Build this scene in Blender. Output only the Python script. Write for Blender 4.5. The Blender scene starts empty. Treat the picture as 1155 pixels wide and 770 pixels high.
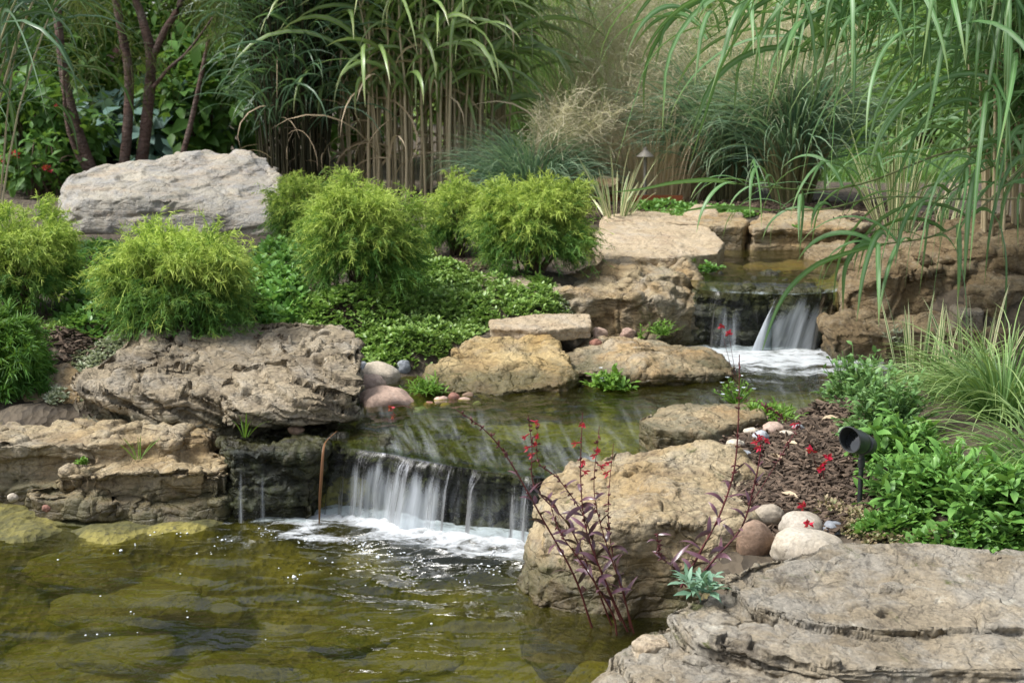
import bpy, bmesh, math, random
import numpy as np
from math import sin, cos, pi, radians
from mathutils import Vector

sc = bpy.context.scene
COL = sc.collection

# ------------------------------------------------------------------ camera, sky, sun, exposure
F_PX, CX, CY, CAM_H, PITCH = 1604.0, 577.5, 385.0, 1.3, radians(10.07)
cam_d = bpy.data.cameras.new('camera')
cam_d.lens = 36.0 * F_PX / 1155.0
cam_d.sensor_width = 36.0
cam_d.clip_start, cam_d.clip_end = 0.05, 500
cam_d.dof.use_dof = True
cam_d.dof.focus_distance = 3.9
cam_d.dof.aperture_fstop = 8.0
cam = bpy.data.objects.new('camera', cam_d)
COL.objects.link(cam)
cam.location = (0, 0, CAM_H)
cam.rotation_euler = (pi / 2 - PITCH, 0, 0)
sc.camera = cam

SUN_EL, SUN_AZ = radians(56), radians(-100)          # soft sun from the left
w = bpy.data.worlds.new('World'); sc.world = w
w.use_nodes = True
wn = w.node_tree.nodes; wl = w.node_tree.links
sky = wn.new('ShaderNodeTexSky'); sky.sky_type = 'NISHITA'; sky.sun_disc = False
sky.sun_elevation, sky.sun_rotation = SUN_EL, SUN_AZ
sky.air_density, sky.dust_density, sky.ozone_density = 1.0, 3.0, 1.0
hs = wn.new('ShaderNodeHueSaturation'); hs.inputs['Saturation'].default_value = 0.5
wl.new(sky.outputs[0], hs.inputs['Color'])
wl.new(hs.outputs[0], wn['Background'].inputs['Color'])
wn['Background'].inputs['Strength'].default_value = 0.125

sun_d = bpy.data.lights.new('sun', 'SUN')
sun_d.energy, sun_d.angle, sun_d.color = 2.7, radians(15), (1.0, 0.985, 0.95)
sun = bpy.data.objects.new('sun', sun_d); COL.objects.link(sun)
sv = Vector((sin(SUN_AZ) * cos(SUN_EL), cos(SUN_AZ) * cos(SUN_EL), sin(SUN_EL)))
sun.rotation_euler = sv.to_track_quat('Z', 'Y').to_euler()
sun.location = (-5, 2, 12)

sc.view_settings.view_transform = 'Standard'
sc.view_settings.look = 'None'
sc.view_settings.gamma = 1
sc.view_settings.exposure = 0.95
try: sc.view_settings.use_curve_mapping = False
except Exception: pass
sc.render.engine = 'CYCLES'
cy = sc.cycles
cy.max_bounces, cy.diffuse_bounces, cy.glossy_bounces, cy.transmission_bounces, cy.transparent_max_bounces = 7, 3, 3, 4, 16
cy.caustics_reflective = cy.caustics_refractive = False
cy.use_denoising = True
cy.sample_clamp_indirect = 6

# ------------------------------------------------------------------ pixel <-> world helpers (only to read the photograph's layout)
CP, SP = cos(PITCH), sin(PITCH)
def W(px, py, Y):
    dx, dy = (px - CX) / F_PX, -(py - CY) / F_PX
    t = Y / (CP + dy * SP)
    return np.array((t * dx, Y, CAM_H + t * (-SP + dy * CP)))
def G(px, py, z):
    dx, dy = (px - CX) / F_PX, -(py - CY) / F_PX
    t = (z - CAM_H) / (-SP + dy * CP)
    return np.array((t * dx, t * (CP + dy * SP), z))
def XY(px, Y, z):
    """x of pixel column px at depth Y and height z"""
    dep = Y * CP - (z - CAM_H) * SP
    return np.array(((px - CX) / F_PX * dep, Y, z))

# ------------------------------------------------------------------ noise in numpy
_r = np.random.default_rng(7)
PERM = _r.permutation(256); GR = _r.normal(size=(256, 3)); GR /= np.linalg.norm(GR, axis=1)[:, None]
HV = _r.random((256, 3))
def _hash(ix, iy, iz):
    return PERM[(PERM[(PERM[ix & 255] + iy) & 255] + iz) & 255]
def pn(p):
    i = np.floor(p).astype(np.int64); f = p - i
    u = f * f * f * (f * (f * 6 - 15) + 10)
    out = np.zeros(len(p))
    for a in (0, 1):
        for b in (0, 1):
            for c in (0, 1):
                g = GR[_hash(i[:, 0] + a, i[:, 1] + b, i[:, 2] + c)]
                d = (f - (a, b, c))
                wgt = (u[:, 0] if a else 1 - u[:, 0]) * (u[:, 1] if b else 1 - u[:, 1]) * (u[:, 2] if c else 1 - u[:, 2])
                out += wgt * (g * d).sum(1)
    return out * 1.5
def fbm(p, o=4, gain=0.5):
    s, a = 0, 1
    for k in range(o):
        s = s + a * pn(p * 2.03 ** k + 17.3 * k); a *= gain
    return s
def ridged(p, o=3):
    s, a = 0, 1
    for k in range(o):
        s = s + a * (1 - 2 * np.abs(pn(p * 2.1 ** k + 5.1 * k))); a *= 0.5
    return s
def worley(p):
    i = np.floor(p).astype(np.int64); f = p - i
    f1 = np.full(len(p), 9.0); f2 = f1.copy(); cid = np.zeros(len(p), np.int64)
    for a in (-1, 0, 1):
        for b in (-1, 0, 1):
            for c in (-1, 0, 1):
                h = _hash(i[:, 0] + a, i[:, 1] + b, i[:, 2] + c)
                d = np.linalg.norm(HV[h] + (a, b, c) - f, axis=1)
                n1 = d < f1
                f2 = np.where(n1, f1, np.minimum(f2, d)); cid = np.where(n1, h, cid); f1 = np.minimum(f1, d)
    return f1, f2, cid
def sstep(a, b, x):
    t = np.clip((x - a) / (b - a), 0, 1); return t * t * (3 - 2 * t)

# ------------------------------------------------------------------ mesh builders
def build(name, V, F, mat, parent=None, loc=None, attrs=None, smooth=True, uv=None):
    V = np.asarray(V, np.float32); F = np.asarray(F, np.int32)
    if loc is not None: V = V - np.asarray(loc, np.float32)
    me = bpy.data.meshes.new(name)
    n, k = F.shape
    me.vertices.add(len(V)); me.vertices.foreach_set('co', V.ravel())
    me.loops.add(n * k); me.loops.foreach_set('vertex_index', F.ravel())
    me.polygons.add(n)
    me.polygons.foreach_set('loop_start', np.arange(0, n * k, k, dtype=np.int32))
    me.polygons.foreach_set('use_smooth', np.full(n, smooth))
    for a, val in (attrs or {}).items():
        at = me.attributes.new(a, 'FLOAT', 'POINT'); at.data.foreach_set('value', np.asarray(val, np.float32).ravel())
    if uv is not None:
        l = me.uv_layers.new(name='flow'); l.data.foreach_set('uv', np.asarray(uv, np.float32)[F.ravel()].ravel())
    me.update(calc_edges=True); me.validate()
    if mat: me.materials.append(mat)
    o = bpy.data.objects.new(name, me); COL.objects.link(o)
    if parent is not None: o.parent = parent
    elif loc is not None: o.location = [float(v) for v in loc]
    return o
def tag(o, label, cat, group=None, kind=None):
    o['label'] = label
    if cat: o['category'] = cat
    if group: o['group'] = group
    if kind: o['kind'] = kind
    return o
def structure(o, label=None):
    o['kind'] = 'structure'
    if label: o['label'] = label
    return o
def empty(name, loc, label, cat, group=None):
    o = bpy.data.objects.new(name, None); COL.objects.link(o)
    o.location = [float(v) for v in loc]; o.empty_display_size = 0.05
    return tag(o, label, cat, group)
def grid_faces(nu, nv, base=0):
    a = np.arange(nu * nv).reshape(nu, nv)
    return np.stack([a[:-1, :-1], a[1:, :-1], a[1:, 1:], a[:-1, 1:]], -1).reshape(-1, 4) + base

class Geo:
    """collects pieces (vertices, quads, rnd, tip) for one mesh"""
    def __init__(s): s.V, s.F, s.R, s.T, s.n = [], [], [], [], 0
    def add(s, V, F, rnd, tip):
        V = np.asarray(V).reshape(-1, 3)
        s.V.append(V); s.F.append(np.asarray(F).reshape(-1, 4) + s.n)
        s.R.append(np.array(np.broadcast_to(rnd, (len(V),)) if np.ndim(rnd) < 2 else rnd, float).ravel())
        s.T.append(np.array(np.broadcast_to(tip, (len(V),)) if np.ndim(tip) < 2 else tip, float).ravel())
        s.n += len(V)
    def build(s, name, mat, parent=None, loc=None):
        return build(name, np.concatenate(s.V), np.concatenate(s.F), mat, parent, loc,
                     dict(rnd=np.concatenate(s.R), tip=np.concatenate(s.T)))

def ribbons(g, P, Wd, side, rnd, tip, fold=0.0, up=None):
    """P (N,K,3) centre lines, Wd (N,K) full widths, side (N,K,3). fold>0 adds a sunk midrib."""
    N, K, _ = P.shape
    L = P - side * Wd[..., None] * 0.5; R = P + side * Wd[..., None] * 0.5
    if fold > 0:
        t = np.gradient(P, axis=1); nn = np.cross(side, t); nn /= np.linalg.norm(nn, axis=2)[..., None] + 1e-9
        M = P - nn * Wd[..., None] * fold
        V = np.stack([L, M, R], 2); m = 3
    else:
        V = np.stack([L, R], 2); m = 2
    a = np.arange(N * K * m).reshape(N, K, m)
    F = np.stack([a[:, :-1, :-1], a[:, :-1, 1:], a[:, 1:, 1:], a[:, 1:, :-1]], -1)
    rr = np.broadcast_to(np.asarray(rnd).reshape(N, 1, 1), (N, K, m)).reshape(-1)
    tt = np.broadcast_to(np.asarray(tip).reshape(N, K, 1) if np.ndim(tip) == 2 else np.asarray(tip).reshape(1, K, 1), (N, K, m)).reshape(-1)
    g.add(V.reshape(-1, 3), F.reshape(-1, 4), rr.copy(), tt.copy())

def tubes(g, P, Rd, rnd, tip, sides=5):
    """P (N,K,3), Rd (N,K)"""
    N, K, _ = P.shape
    t = np.gradient(P, axis=1); t /= np.linalg.norm(t, axis=2)[..., None] + 1e-9
    ref = np.where(np.abs(t[..., 2:3]) > 0.9, np.array([1.0, 0, 0]), np.array([0, 0, 1.0]))
    a = np.cross(t, ref); a /= np.linalg.norm(a, axis=2)[..., None] + 1e-9
    b = np.cross(t, a)
    ang = np.arange(sides) * 2 * pi / sides
    V = P[:, :, None] + Rd[..., None, None] * (a[:, :, None] * np.cos(ang)[:, None] + b[:, :, None] * np.sin(ang)[:, None])
    idx = np.arange(N * K * sides).reshape(N, K, sides); nx = np.roll(idx, -1, 2)
    F = np.stack([idx[:, :-1], nx[:, :-1], nx[:, 1:], idx[:, 1:]], -1).reshape(-1, 4)
    rr = np.broadcast_to(np.asarray(rnd).reshape(N, 1, 1), (N, K, sides)).reshape(-1)
    tt = np.broadcast_to(np.asarray(tip).reshape(1, K, 1), (N, K, sides)).reshape(-1)
    g.add(V.reshape(-1, 3), F, rr.copy(), tt.copy())

def unit(v): return v / (np.linalg.norm(v, axis=-1, keepdims=True) + 1e-9)

def leaves(g, pos, d, n, L, Wd, rnd, fold=0.18, curl=0.15, tip0=0.0):
    """folded leaf blades: pos (N,3) base, d direction, n face normal, L length, Wd width"""
    d = unit(d); s = unit(np.cross(d, n)); n = np.cross(s, d)
    L = np.broadcast_to(L, (len(pos),))[:, None]; Wd = np.broadcast_to(Wd, (len(pos),))[:, None]
    b = pos
    m = pos + d * L * 0.45 - n * Wd * fold
    l = pos + d * L * 0.45 - s * Wd * 0.5; r = pos + d * L * 0.45 + s * Wd * 0.5
    m2 = pos + d * L * 0.8 - n * (Wd * fold * .6 + L * curl * .4)
    l2 = pos + d * L * 0.8 - s * Wd * 0.3 - n * L * curl * .35; r2 = pos + d * L * 0.8 + s * Wd * 0.3 - n * L * curl * .35
    e = pos + d * L - n * L * curl
    V = np.stack([b, l, m, r, l2, m2, r2, e], 1)
    N = len(pos); o = (np.arange(N) * 8)[:, None]
    F = np.concatenate([o + q for q in ([0, 2, 1, 1], )], 0)[:0]
    quads = np.array([[0, 3, 2, 1], [1, 2, 5, 4], [2, 3, 6, 5], [4, 5, 6, 7]])
    F = (o[:, :, None] + quads[None]).reshape(-1, 4)
    tp = np.array([0, .45, .45, .45, .8, .8, .8, 1.0]) * (1 - tip0) + tip0
    g.add(V.reshape(-1, 3), F, np.repeat(rnd, 8), np.tile(tp, N))

def blades(rg, base, az, el, L, width, droop, K=8, power=1.6, twist=0.3, wprof=None, hang=None):
    """arching grass blades; returns P, W, side. el = start elevation, droop = total fall of the elevation angle"""
    N = len(base); s = np.linspace(0, 1, K)
    th = el[:, None] - droop[:, None] * s[None] ** power
    if hang is not None: th = np.maximum(th, -hang + .12 * rg.normal(size=(N, 1)))
    azk = az[:, None] + (rg.normal(0, 1, N) * twist)[:, None] * s[None] ** 2
    d = np.stack([np.cos(azk) * np.cos(th), np.sin(azk) * np.cos(th), np.sin(th)], -1)
    st = (np.broadcast_to(L, (N,)) / (K - 1))[:, None, None] * d
    P = base[:, None] + np.concatenate([np.zeros((N, 1, 3)), np.cumsum(st[:, :-1], 1)], 1)
    side = np.stack([-np.sin(azk), np.cos(azk), np.zeros_like(azk)], -1)
    tw = (rg.normal(0, 0.7, N))[:, None] + (rg.normal(0, .8, N))[:, None] * s[None]
    nrm = np.cross(side, d)
    side = side * np.cos(tw)[..., None] + nrm * np.sin(tw)[..., None]
    if wprof is None: wprof = np.clip(1.25 * (s + .12) ** .35 * (1.0 - s ** 2.5), 0.03, 1)
    return P, np.broadcast_to(width, (N,))[:, None] * wprof[None], side, s

def tri_tube(points, radii, sides=8, K=None):
    """one tube through points -> V, F (closed ends by collapsing)"""
    P = np.asarray(points, float); R = np.asarray(radii, float)
    if K:
        P, R = resample(P, K, R)
    g = Geo(); tubes(g, P[None], R[None], [0.0], np.linspace(0, 1, len(P)), sides)
    return g
def resample(P, K, R=None):
    P = np.asarray(P, float)
    # Catmull-Rom through points
    n = len(P); t = np.linspace(0, n - 1, K); i = np.clip(t.astype(int), 0, n - 2); f = (t - i)[:, None]
    E = np.vstack([2 * P[0] - P[1], P, 2 * P[-1] - P[-2]])
    p0, p1, p2, p3 = E[i], E[i + 1], E[i + 2], E[i + 3]
    Q = 0.5 * (2 * p1 + (p2 - p0) * f + (2 * p0 - 5 * p1 + 4 * p2 - p3) * f ** 2 + (3 * p1 - p0 - 3 * p2 + p3) * f ** 3)
    if R is None: return Q
    return Q, np.interp(t, np.arange(n), R)

# ------------------------------------------------------------------ material helpers
class NT:
    def __init__(s, name):
        s.m = bpy.data.materials.new(name); s.m.use_nodes = True
        s.t = s.m.node_tree; s.n = s.t.nodes; s.l = s.t.links
        s.n.clear(); s.out = s.n.new('ShaderNodeOutputMaterial')
    def node(s, typ, ins=None, **props):
        o = s.n.new('ShaderNode' + typ)
        for k, v in props.items(): setattr(o, k, v)
        for k, v in (ins or {}).items(): s.put(o.inputs[k], v)
        return o
    def put(s, sock, v):
        if isinstance(v, bpy.types.NodeSocket): s.l.new(v, sock)
        elif isinstance(v, bpy.types.Node): s.l.new(v.outputs[0], sock)
        else:
            if sock.type == 'RGBA' and len(v) == 3: v = (*v, 1)
            sock.default_value = v
    def math(s, op, a, b=0.0, c=None, clamp=False):
        o = s.n.new('ShaderNodeMath'); o.operation = op; o.use_clamp = clamp
        s.put(o.inputs[0], a); s.put(o.inputs[1], b)
        if c is not None: s.put(o.inputs[2], c)
        return o.outputs[0]
    def mix(s, f, a, b, blend='MIX'):
        o = s.n.new('ShaderNodeMix'); o.data_type = 'RGBA'; o.blend_type = blend
        s.put(o.inputs['Factor'], f); s.put(o.inputs[6], a); s.put(o.inputs[7], b)
        return o.outputs[2]
    def noise(s, co, scale, detail=4, rough=.55, dist=0.0, lac=2.0):
        o = s.node('TexNoise', {'Scale': scale, 'Detail': detail, 'Roughness': rough, 'Distortion': dist})
        if co is not None: s.l.new(co, o.inputs['Vector'])
        return o.outputs['Fac']
    def ss(s, v, a, b):
        o = s.n.new('ShaderNodeMapRange'); o.interpolation_type = 'SMOOTHSTEP'
        s.put(o.inputs['Value'], v); s.put(o.inputs['From Min'], a); s.put(o.inputs['From Max'], b)
        return o.outputs[0]
    def attr(s, name):
        o = s.n.new('ShaderNodeAttribute'); o.attribute_name = name; return o.outputs['Fac']
    def mapping(s, co, scale=(1, 1, 1), loc=(0, 0, 0)):
        o = s.node('Mapping', {'Scale': scale, 'Location': loc}); s.put(o.inputs['Vector'], co); return o.outputs[0]
    def bump(s, h, strength, dist, prev=None):
        o = s.node('Bump', {'Height': h, 'Strength': strength, 'Distance': dist})
        if prev is not None: s.l.new(prev, o.inputs['Normal'])
        return o.outputs[0]
    def done(s, shader):
        s.l.new(shader.outputs[0] if isinstance(shader, bpy.types.Node) else shader, s.out.inputs['Surface']); return s.m

def rock_mat(name, base, alt, grey, stain, grey_amt=.5, stain_amt=.5, wet=None, moss=0.0, strata=.5, lichen=.3, vary=.12, bumpk=1.0, dark=.7):
    t = NT(name)
    tc = t.node('TexCoord'); oi = t.node('ObjectInfo')
    off = t.node('VectorMath', operation='ADD'); t.l.new(tc.outputs['Object'], off.inputs[0])
    sc_ = t.node('VectorMath', operation='SCALE'); sc_.inputs[0].default_value = (31, 17, 23); t.l.new(oi.outputs['Random'], sc_.inputs['Scale'])
    t.l.new(sc_.outputs[0], off.inputs[1]); co = off.outputs[0]
    band = t.mapping(co, (2.2, 2.2, 26))
    n1 = t.noise(co, 3.2, 5, .6, .6); n2 = t.noise(co, 7.5, 8, .68, .35); n3 = t.noise(co, 26, 8, .72, .2)
    n4 = t.noise(co, 110, 3, .6); nb = t.noise(band, 1.6, 5, .6, .8)
    c = t.mix(t.ss(n1, .38, .62), base, alt)
    c = t.mix(t.math('MULTIPLY', t.ss(nb, .45, .68), strata), c, stain)
    c = t.mix(t.math('MULTIPLY', t.ss(n2, .52 - .25 * grey_amt, .72 - .25 * grey_amt), min(1, .35 + grey_amt * .6)), c, grey)
    c = t.mix(t.math('MULTIPLY', t.ss(t.noise(co, 5.1, 9, .74, .6), .55, .66), stain_amt), c, stain)
    li = t.math('MULTIPLY', t.ss(t.noise(co, 17, 5, .7, .6), .6, .7), lichen)
    c = t.mix(li, c, (.52, .5, .42))
    dk = t.math('MULTIPLY', t.ss(t.math('MULTIPLY_ADD', t.noise(co, 6.3, 7, .7, .5), .45, t.math('MULTIPLY', t.noise(co, 38, 5, .72), .62)), .55, .70), dark)
    c = t.mix(dk, c, tuple(.35 * v for v in stain))
    sp = t.math('MULTIPLY_ADD', n4, 1.2, .40)
    c = t.mix(1.0, c, sp, 'MULTIPLY')
    c2 = t.math('MULTIPLY_ADD', oi.outputs['Random'], 2 * vary, 1 - vary)
    c = t.mix(1.0, c, c2, 'MULTIPLY')
    rough = t.math('MULTIPLY_ADD', n3, .25, .68)
    geo = t.node('NewGeometry'); sep = t.node('SeparateXYZ', {0: geo.outputs['Position']})
    if moss > 0:
        mm = t.math('MULTIPLY', t.ss(t.noise(co, 9, 6, .7, 1.0), .64 - .22 * moss, .74 - .22 * moss), .85)
        c = t.mix(mm, c, t.mix(n4, (.035, .045, .010), (.10, .11, .022)))
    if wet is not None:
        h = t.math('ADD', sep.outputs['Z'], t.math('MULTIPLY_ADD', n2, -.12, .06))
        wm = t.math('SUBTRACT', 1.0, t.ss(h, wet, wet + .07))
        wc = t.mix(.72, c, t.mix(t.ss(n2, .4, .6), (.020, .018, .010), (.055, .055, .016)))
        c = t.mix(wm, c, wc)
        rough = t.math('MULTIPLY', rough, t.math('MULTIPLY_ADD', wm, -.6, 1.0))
    vor = t.node('TexVoronoi', {'Scale': 6.0}, feature='DISTANCE_TO_EDGE')
    dco = t.node('VectorMath', operation='ADD'); t.l.new(co, dco.inputs[0])
    ncol = t.node('TexNoise', {'Scale': 5.0, 'Detail': 5.0}); t.l.new(co, ncol.inputs['Vector'])
    nsc = t.node('VectorMath', operation='SCALE'); nsc.inputs['Scale'].default_value = .35; t.l.new(ncol.outputs['Color'], nsc.inputs[0])
    t.l.new(nsc.outputs[0], dco.inputs[1]); t.l.new(dco.outputs[0], vor.inputs['Vector'])
    crack = t.ss(vor.outputs['Distance'], 0.0, .045)
    v2 = t.node('TexVoronoi', {'Scale': 1.0}, feature='DISTANCE_TO_EDGE'); w2 = t.node('VectorMath', operation='ADD'); t.l.new(t.mapping(co, (5, 5, 24)), w2.inputs[0])
    s2 = t.node('VectorMath', operation='SCALE'); s2.inputs['Scale'].default_value = 2.2; t.l.new(ncol.outputs['Color'], s2.inputs[0]); t.l.new(s2.outputs[0], w2.inputs[1]); t.l.new(w2.outputs[0], v2.inputs['Vector'])
    b0 = t.bump(t.ss(v2.outputs['Distance'], 0.0, .10), .7 * bumpk * min(1, strata * 2), .007)
    b = t.bump(crack, .55 * bumpk, .006, b0)
    b = t.bump(nb, .5 * bumpk, .012, b)
    b = t.bump(n3, .8 * bumpk, .016, b)
    b = t.bump(n4, .8 * bumpk, .003, b)
    p = t.node('BsdfPrincipled', {'Base Color': c, 'Roughness': rough, 'Normal': b, 'Specular IOR Level': .35})
    return t.done(p)

def leaf_mat(name, c0, c1, tipc=None, tip_pow=1.0, trans=.35, rough=.5, spec=.3, tipmix=1.0, tipfrom=0.0):
    """two-tone foliage: per-leaf random between c0 and c1, towards tipc at the growing tip"""
    t = NT(name)
    c = t.mix(t.attr('rnd'), c0, c1)
    if tipc is not None:
        f = t.math('MULTIPLY', t.math('POWER', t.ss(t.attr('tip'), tipfrom, 1.0), tip_pow), tipmix)
        c = t.mix(f, c, tipc)
    geo = t.node('NewGeometry')
    nz = t.noise(geo.outputs['Position'], 2.6, 3, .6)
    c = t.mix(1.0, c, t.math('MULTIPLY_ADD', nz, .7, .65), 'MULTIPLY')
    p = t.node('BsdfPrincipled', {'Base Color': c, 'Roughness': rough, 'Specular IOR Level': spec})
    tr = t.node('BsdfTranslucent', {'Color': t.mix(.35, c, (.25, .35, .03))})
    return t.done(t.node('MixShader', {0: trans, 1: p.outputs[0], 2: tr.outputs[0]}))

def plain_mat(name, c, rough=.5, metal=0.0, spec=.5, var=.25, scale=30, bump=.3):
    t = NT(name); tc = t.node('TexCoord')
    n = t.noise(tc.outputs['Object'], scale, 5, .6)
    cc = t.mix(1.0, c, t.math('MULTIPLY_ADD', n, 2 * var, 1 - var), 'MULTIPLY')
    p = t.node('BsdfPrincipled', {'Base Color': cc, 'Roughness': rough, 'Metallic': metal, 'Specular IOR Level': spec,
                                  'Normal': t.bump(n, bump, .002)})
    return t.done(p)

# ================================================================== GROUND
def cpz(px, Y, z): return XY(px, Y, z)
CPTS = np.array([
    # lower pool bed
    *[cpz(px, Y, -.30) for px in (-500, -150, 100, 300, 480, 600) for Y in (2.0, 2.7, 3.3)],
    *[cpz(px, 3.8, -.28) for px in (-200, 50, 250, 420, 560)], cpz(640, 2.9, -.26), cpz(700, 3.1, -.2), cpz(690, 3.35, -.12), cpz(480, 4.05, -.25),
    # mossy shelf under the left block and bank behind
    cpz(-120, 4.0, .024), cpz(20, 4.02, .022), cpz(120, 4.04, .018), cpz(205, 4.10, .006), cpz(-100, 4.3, .03), cpz(100, 4.3, .02), cpz(230, 4.35, .02),
    cpz(60, 3.9, -.10), cpz(200, 3.95, -.12), cpz(-150, 3.85, -.1),
    cpz(-300, 4.4, .2), cpz(-100, 4.7, .27), cpz(50, 4.7, .27), cpz(200, 4.65, .22), cpz(330, 4.7, .16), cpz(-200, 5.2, .42), cpz(40, 5.2, .42), cpz(200, 5.15, .42), cpz(330, 5.2, .40),
    cpz(-100, 5.8, .5), cpz(100, 5.8, .48), cpz(300, 5.8, .46), cpz(420, 5.75, .46), cpz(480, 5.5, .34), cpz(400, 5.3, .27), cpz(520, 5.6, .33), cpz(560, 5.9, .40),
    cpz(100, 6.6, .52), cpz(330, 6.6, .52), cpz(500, 6.4, .49), cpz(610, 6.3, .48), cpz(570, 6.0, .42),
    # upper pool bed
    *[cpz(px, 4.45, .10) for px in (400, 480, 560, 640, 700)], *[cpz(px, 4.9, .11) for px in (470, 560, 660, 740, 820)],
    cpz(400, 4.75, .13), cpz(440, 5.1, .20), cpz(500, 5.2, .2), cpz(600, 5.3, .2), cpz(700, 5.35, .2),
    cpz(830, 5.0, .11), cpz(880, 5.2, .10), cpz(930, 5.2, .12), cpz(860, 5.6, .08), cpz(940, 5.6, .1), cpz(400, 4.2, -.1), cpz(500, 4.05, -.15), cpz(560, 4.0, -.15),
    # right bed
    cpz(720, 3.75, .1), cpz(860, 3.5, .15), cpz(860, 3.75, .21), cpz(870, 4.1, .24), cpz(880, 4.5, .23), cpz(960, 3.6, .2), cpz(950, 4.1, .25), cpz(960, 4.6, .25),
    cpz(1060, 3.6, .22), cpz(1060, 4.1, .27), cpz(1060, 4.7, .26), cpz(1180, 3.6, .24), cpz(1180, 4.2, .28), cpz(1180, 4.9, .28), cpz(1010, 5.1, .22), cpz(1100, 5.3, .26),
    cpz(800, 3.1, .1), cpz(950, 3.1, .12), cpz(1150, 3.1, .15), cpz(900, 2.5, .02), cpz(1200, 2.5, .05), cpz(800, 2.6, -.1), cpz(1000, 1.8, -.1), cpz(740, 3.0, -.05), cpz(1900, 3.0, .3), cpz(1900, 2.0, .3),
    # right upper bank
    cpz(1000, 6.0, .5), cpz(1080, 5.9, .5), cpz(1200, 5.8, .5), cpz(1060, 6.5, .62), cpz(1200, 6.4, .7), cpz(1000, 6.8, .5), cpz(1100, 7.2, .64), cpz(1400, 6.5, .75), cpz(1500, 5.0, .5),
    # top pool bed and banks
    *[cpz(px, Y, .03) for px in (770, 810, 850, 890, 930, 955) for Y in (5.8, 5.95, 6.1)], cpz(830, 6.6, .36), cpz(900, 6.8, .36), cpz(860, 7.3, .38), cpz(930, 7.2, .40), cpz(800, 7.0, .42),
    cpz(700, 6.3, .42), cpz(720, 6.8, .46), cpz(740, 7.4, .52), cpz(800, 7.9, .58), cpz(900, 7.95, .58), cpz(1000, 7.8, .6), cpz(630, 7.0, .54),
    # back
    *[cpz(px, 7.6, .55) for px in (-200, 100, 250, 400, 520, 640)], *[cpz(px, 8.6, .60) for px in (-300, 0, 200, 400, 600, 760, 900, 1100, 1300)],
    *[cpz(px, 10, .62) for px in (-300, 0, 300, 600, 900, 1200, 1500)], *[cpz(px, 14, .64) for px in (-300, 300, 900, 1500)], *[cpz(px, 25, .66) for px in (-300, 300, 900, 1500)],
    *[cpz(px, 60, .9) for px in (-600, 300, 900, 1800)],
])
def H(x, y):
    x = np.atleast_1d(np.asarray(x, float)); y = np.atleast_1d(np.asarray(y, float)); out = np.empty(len(x))
    for i in range(0, len(x), 20000):
        dx = x[i:i + 20000, None] - CPTS[None, :, 0]; dy = y[i:i + 20000, None] - CPTS[None, :, 1]
        wt = 1 / ((dx * dx + dy * dy) + .0025) ** 2.2
        out[i:i + 20000] = (wt * CPTS[None, :, 2]).sum(1) / wt.sum(1)
    return out
def on(px, Y):
    z = .5
    for _ in range(4):
        p = XY(px, Y, z); z = H(p[0], p[1])[0]
    return np.array((p[0], Y, z))

xs = np.concatenate([-3.4 - np.geomspace(.05, 60, 40)[::-1], np.arange(-3.4, 3.4, .03), 3.4 + np.geomspace(.05, 60, 40)])
ys = np.concatenate([np.linspace(-6, 1.5, 12)[:-1], np.arange(1.5, 9.5, .03), 9.5 + np.geomspace(.05, 90, 60)])
gx, gy = np.meshgrid(xs, ys, indexing='ij')
fx, fy = gx.ravel(), gy.ravel()
gz = H(fx, fy)
near = (fy < 12) & (np.abs(fx) < 5)
bn = np.zeros(len(fx)); pp = np.stack([fx, fy, 0 * fx], 1)[near]
bn[near] = .018 * fbm(pp * 5, 4) + .006 * pn(pp * 30)
gz = gz + bn
bed_ = 1 - sstep(.035, .05, gz)
chan = (fy > 4.1) & (fy < 5.9) & (gz < .19)
chan |= (gz < .47) & (fy > 5.9) & (fy < 7.6) & (fx > .6)
bed_[chan] = 1.0
ln = sstep(10.6, 11.0, fy + .25 * pn(np.stack([fx, fy, 0 * fx], 1) * 1.2)) * sstep(.6, 1.4, fx)

t = NT('ground_soil')
geo = t.node('NewGeometry'); P_ = geo.outputs['Position']; lw = t.attr('lawn'); bd = t.attr('bed')
v = t.node('TexVoronoi', {'Scale': 42.0, 'Randomness': 1.0}); t.l.new(t.mapping(P_, (1, .5, 1)), v.inputs['Vector'])
n1 = t.noise(P_, 8, 6, .65, .5); n2 = t.noise(P_, 60, 4, .6)
mul = t.mix(n1, (.034, .025, .015), (.10, .077, .05)); mul = t.mix(.35, mul, t.ss(v.outputs['Color'], .2, .8), 'SOFT_LIGHT')
lawn = t.mix(n1, (.07, .14, .025), (.12, .22, .05))
bed = t.mix(t.ss(t.noise(P_, 4, 6, .65, .8), .35, .65), (.05, .05, .014), (.22, .19, .04))
bed = t.mix(t.ss(n2, .5, .7), bed, (.05, .045, .015))
c = t.mix(lw, mul, lawn); c = t.mix(bd, c, bed)
p = t.node('BsdfPrincipled', {'Base Color': c, 'Roughness': .85, 'Normal': t.bump(v.outputs['Distance'], .8, .01, t.bump(n2, .6, .008))})
ground = build('ground', np.stack([fx, fy, gz], 1), grid_faces(len(xs), len(ys)), t.done(p), attrs=dict(lawn=ln, bed=bed_))
structure(ground, 'dark mulched ground, banks and stream bed of the garden')

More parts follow.
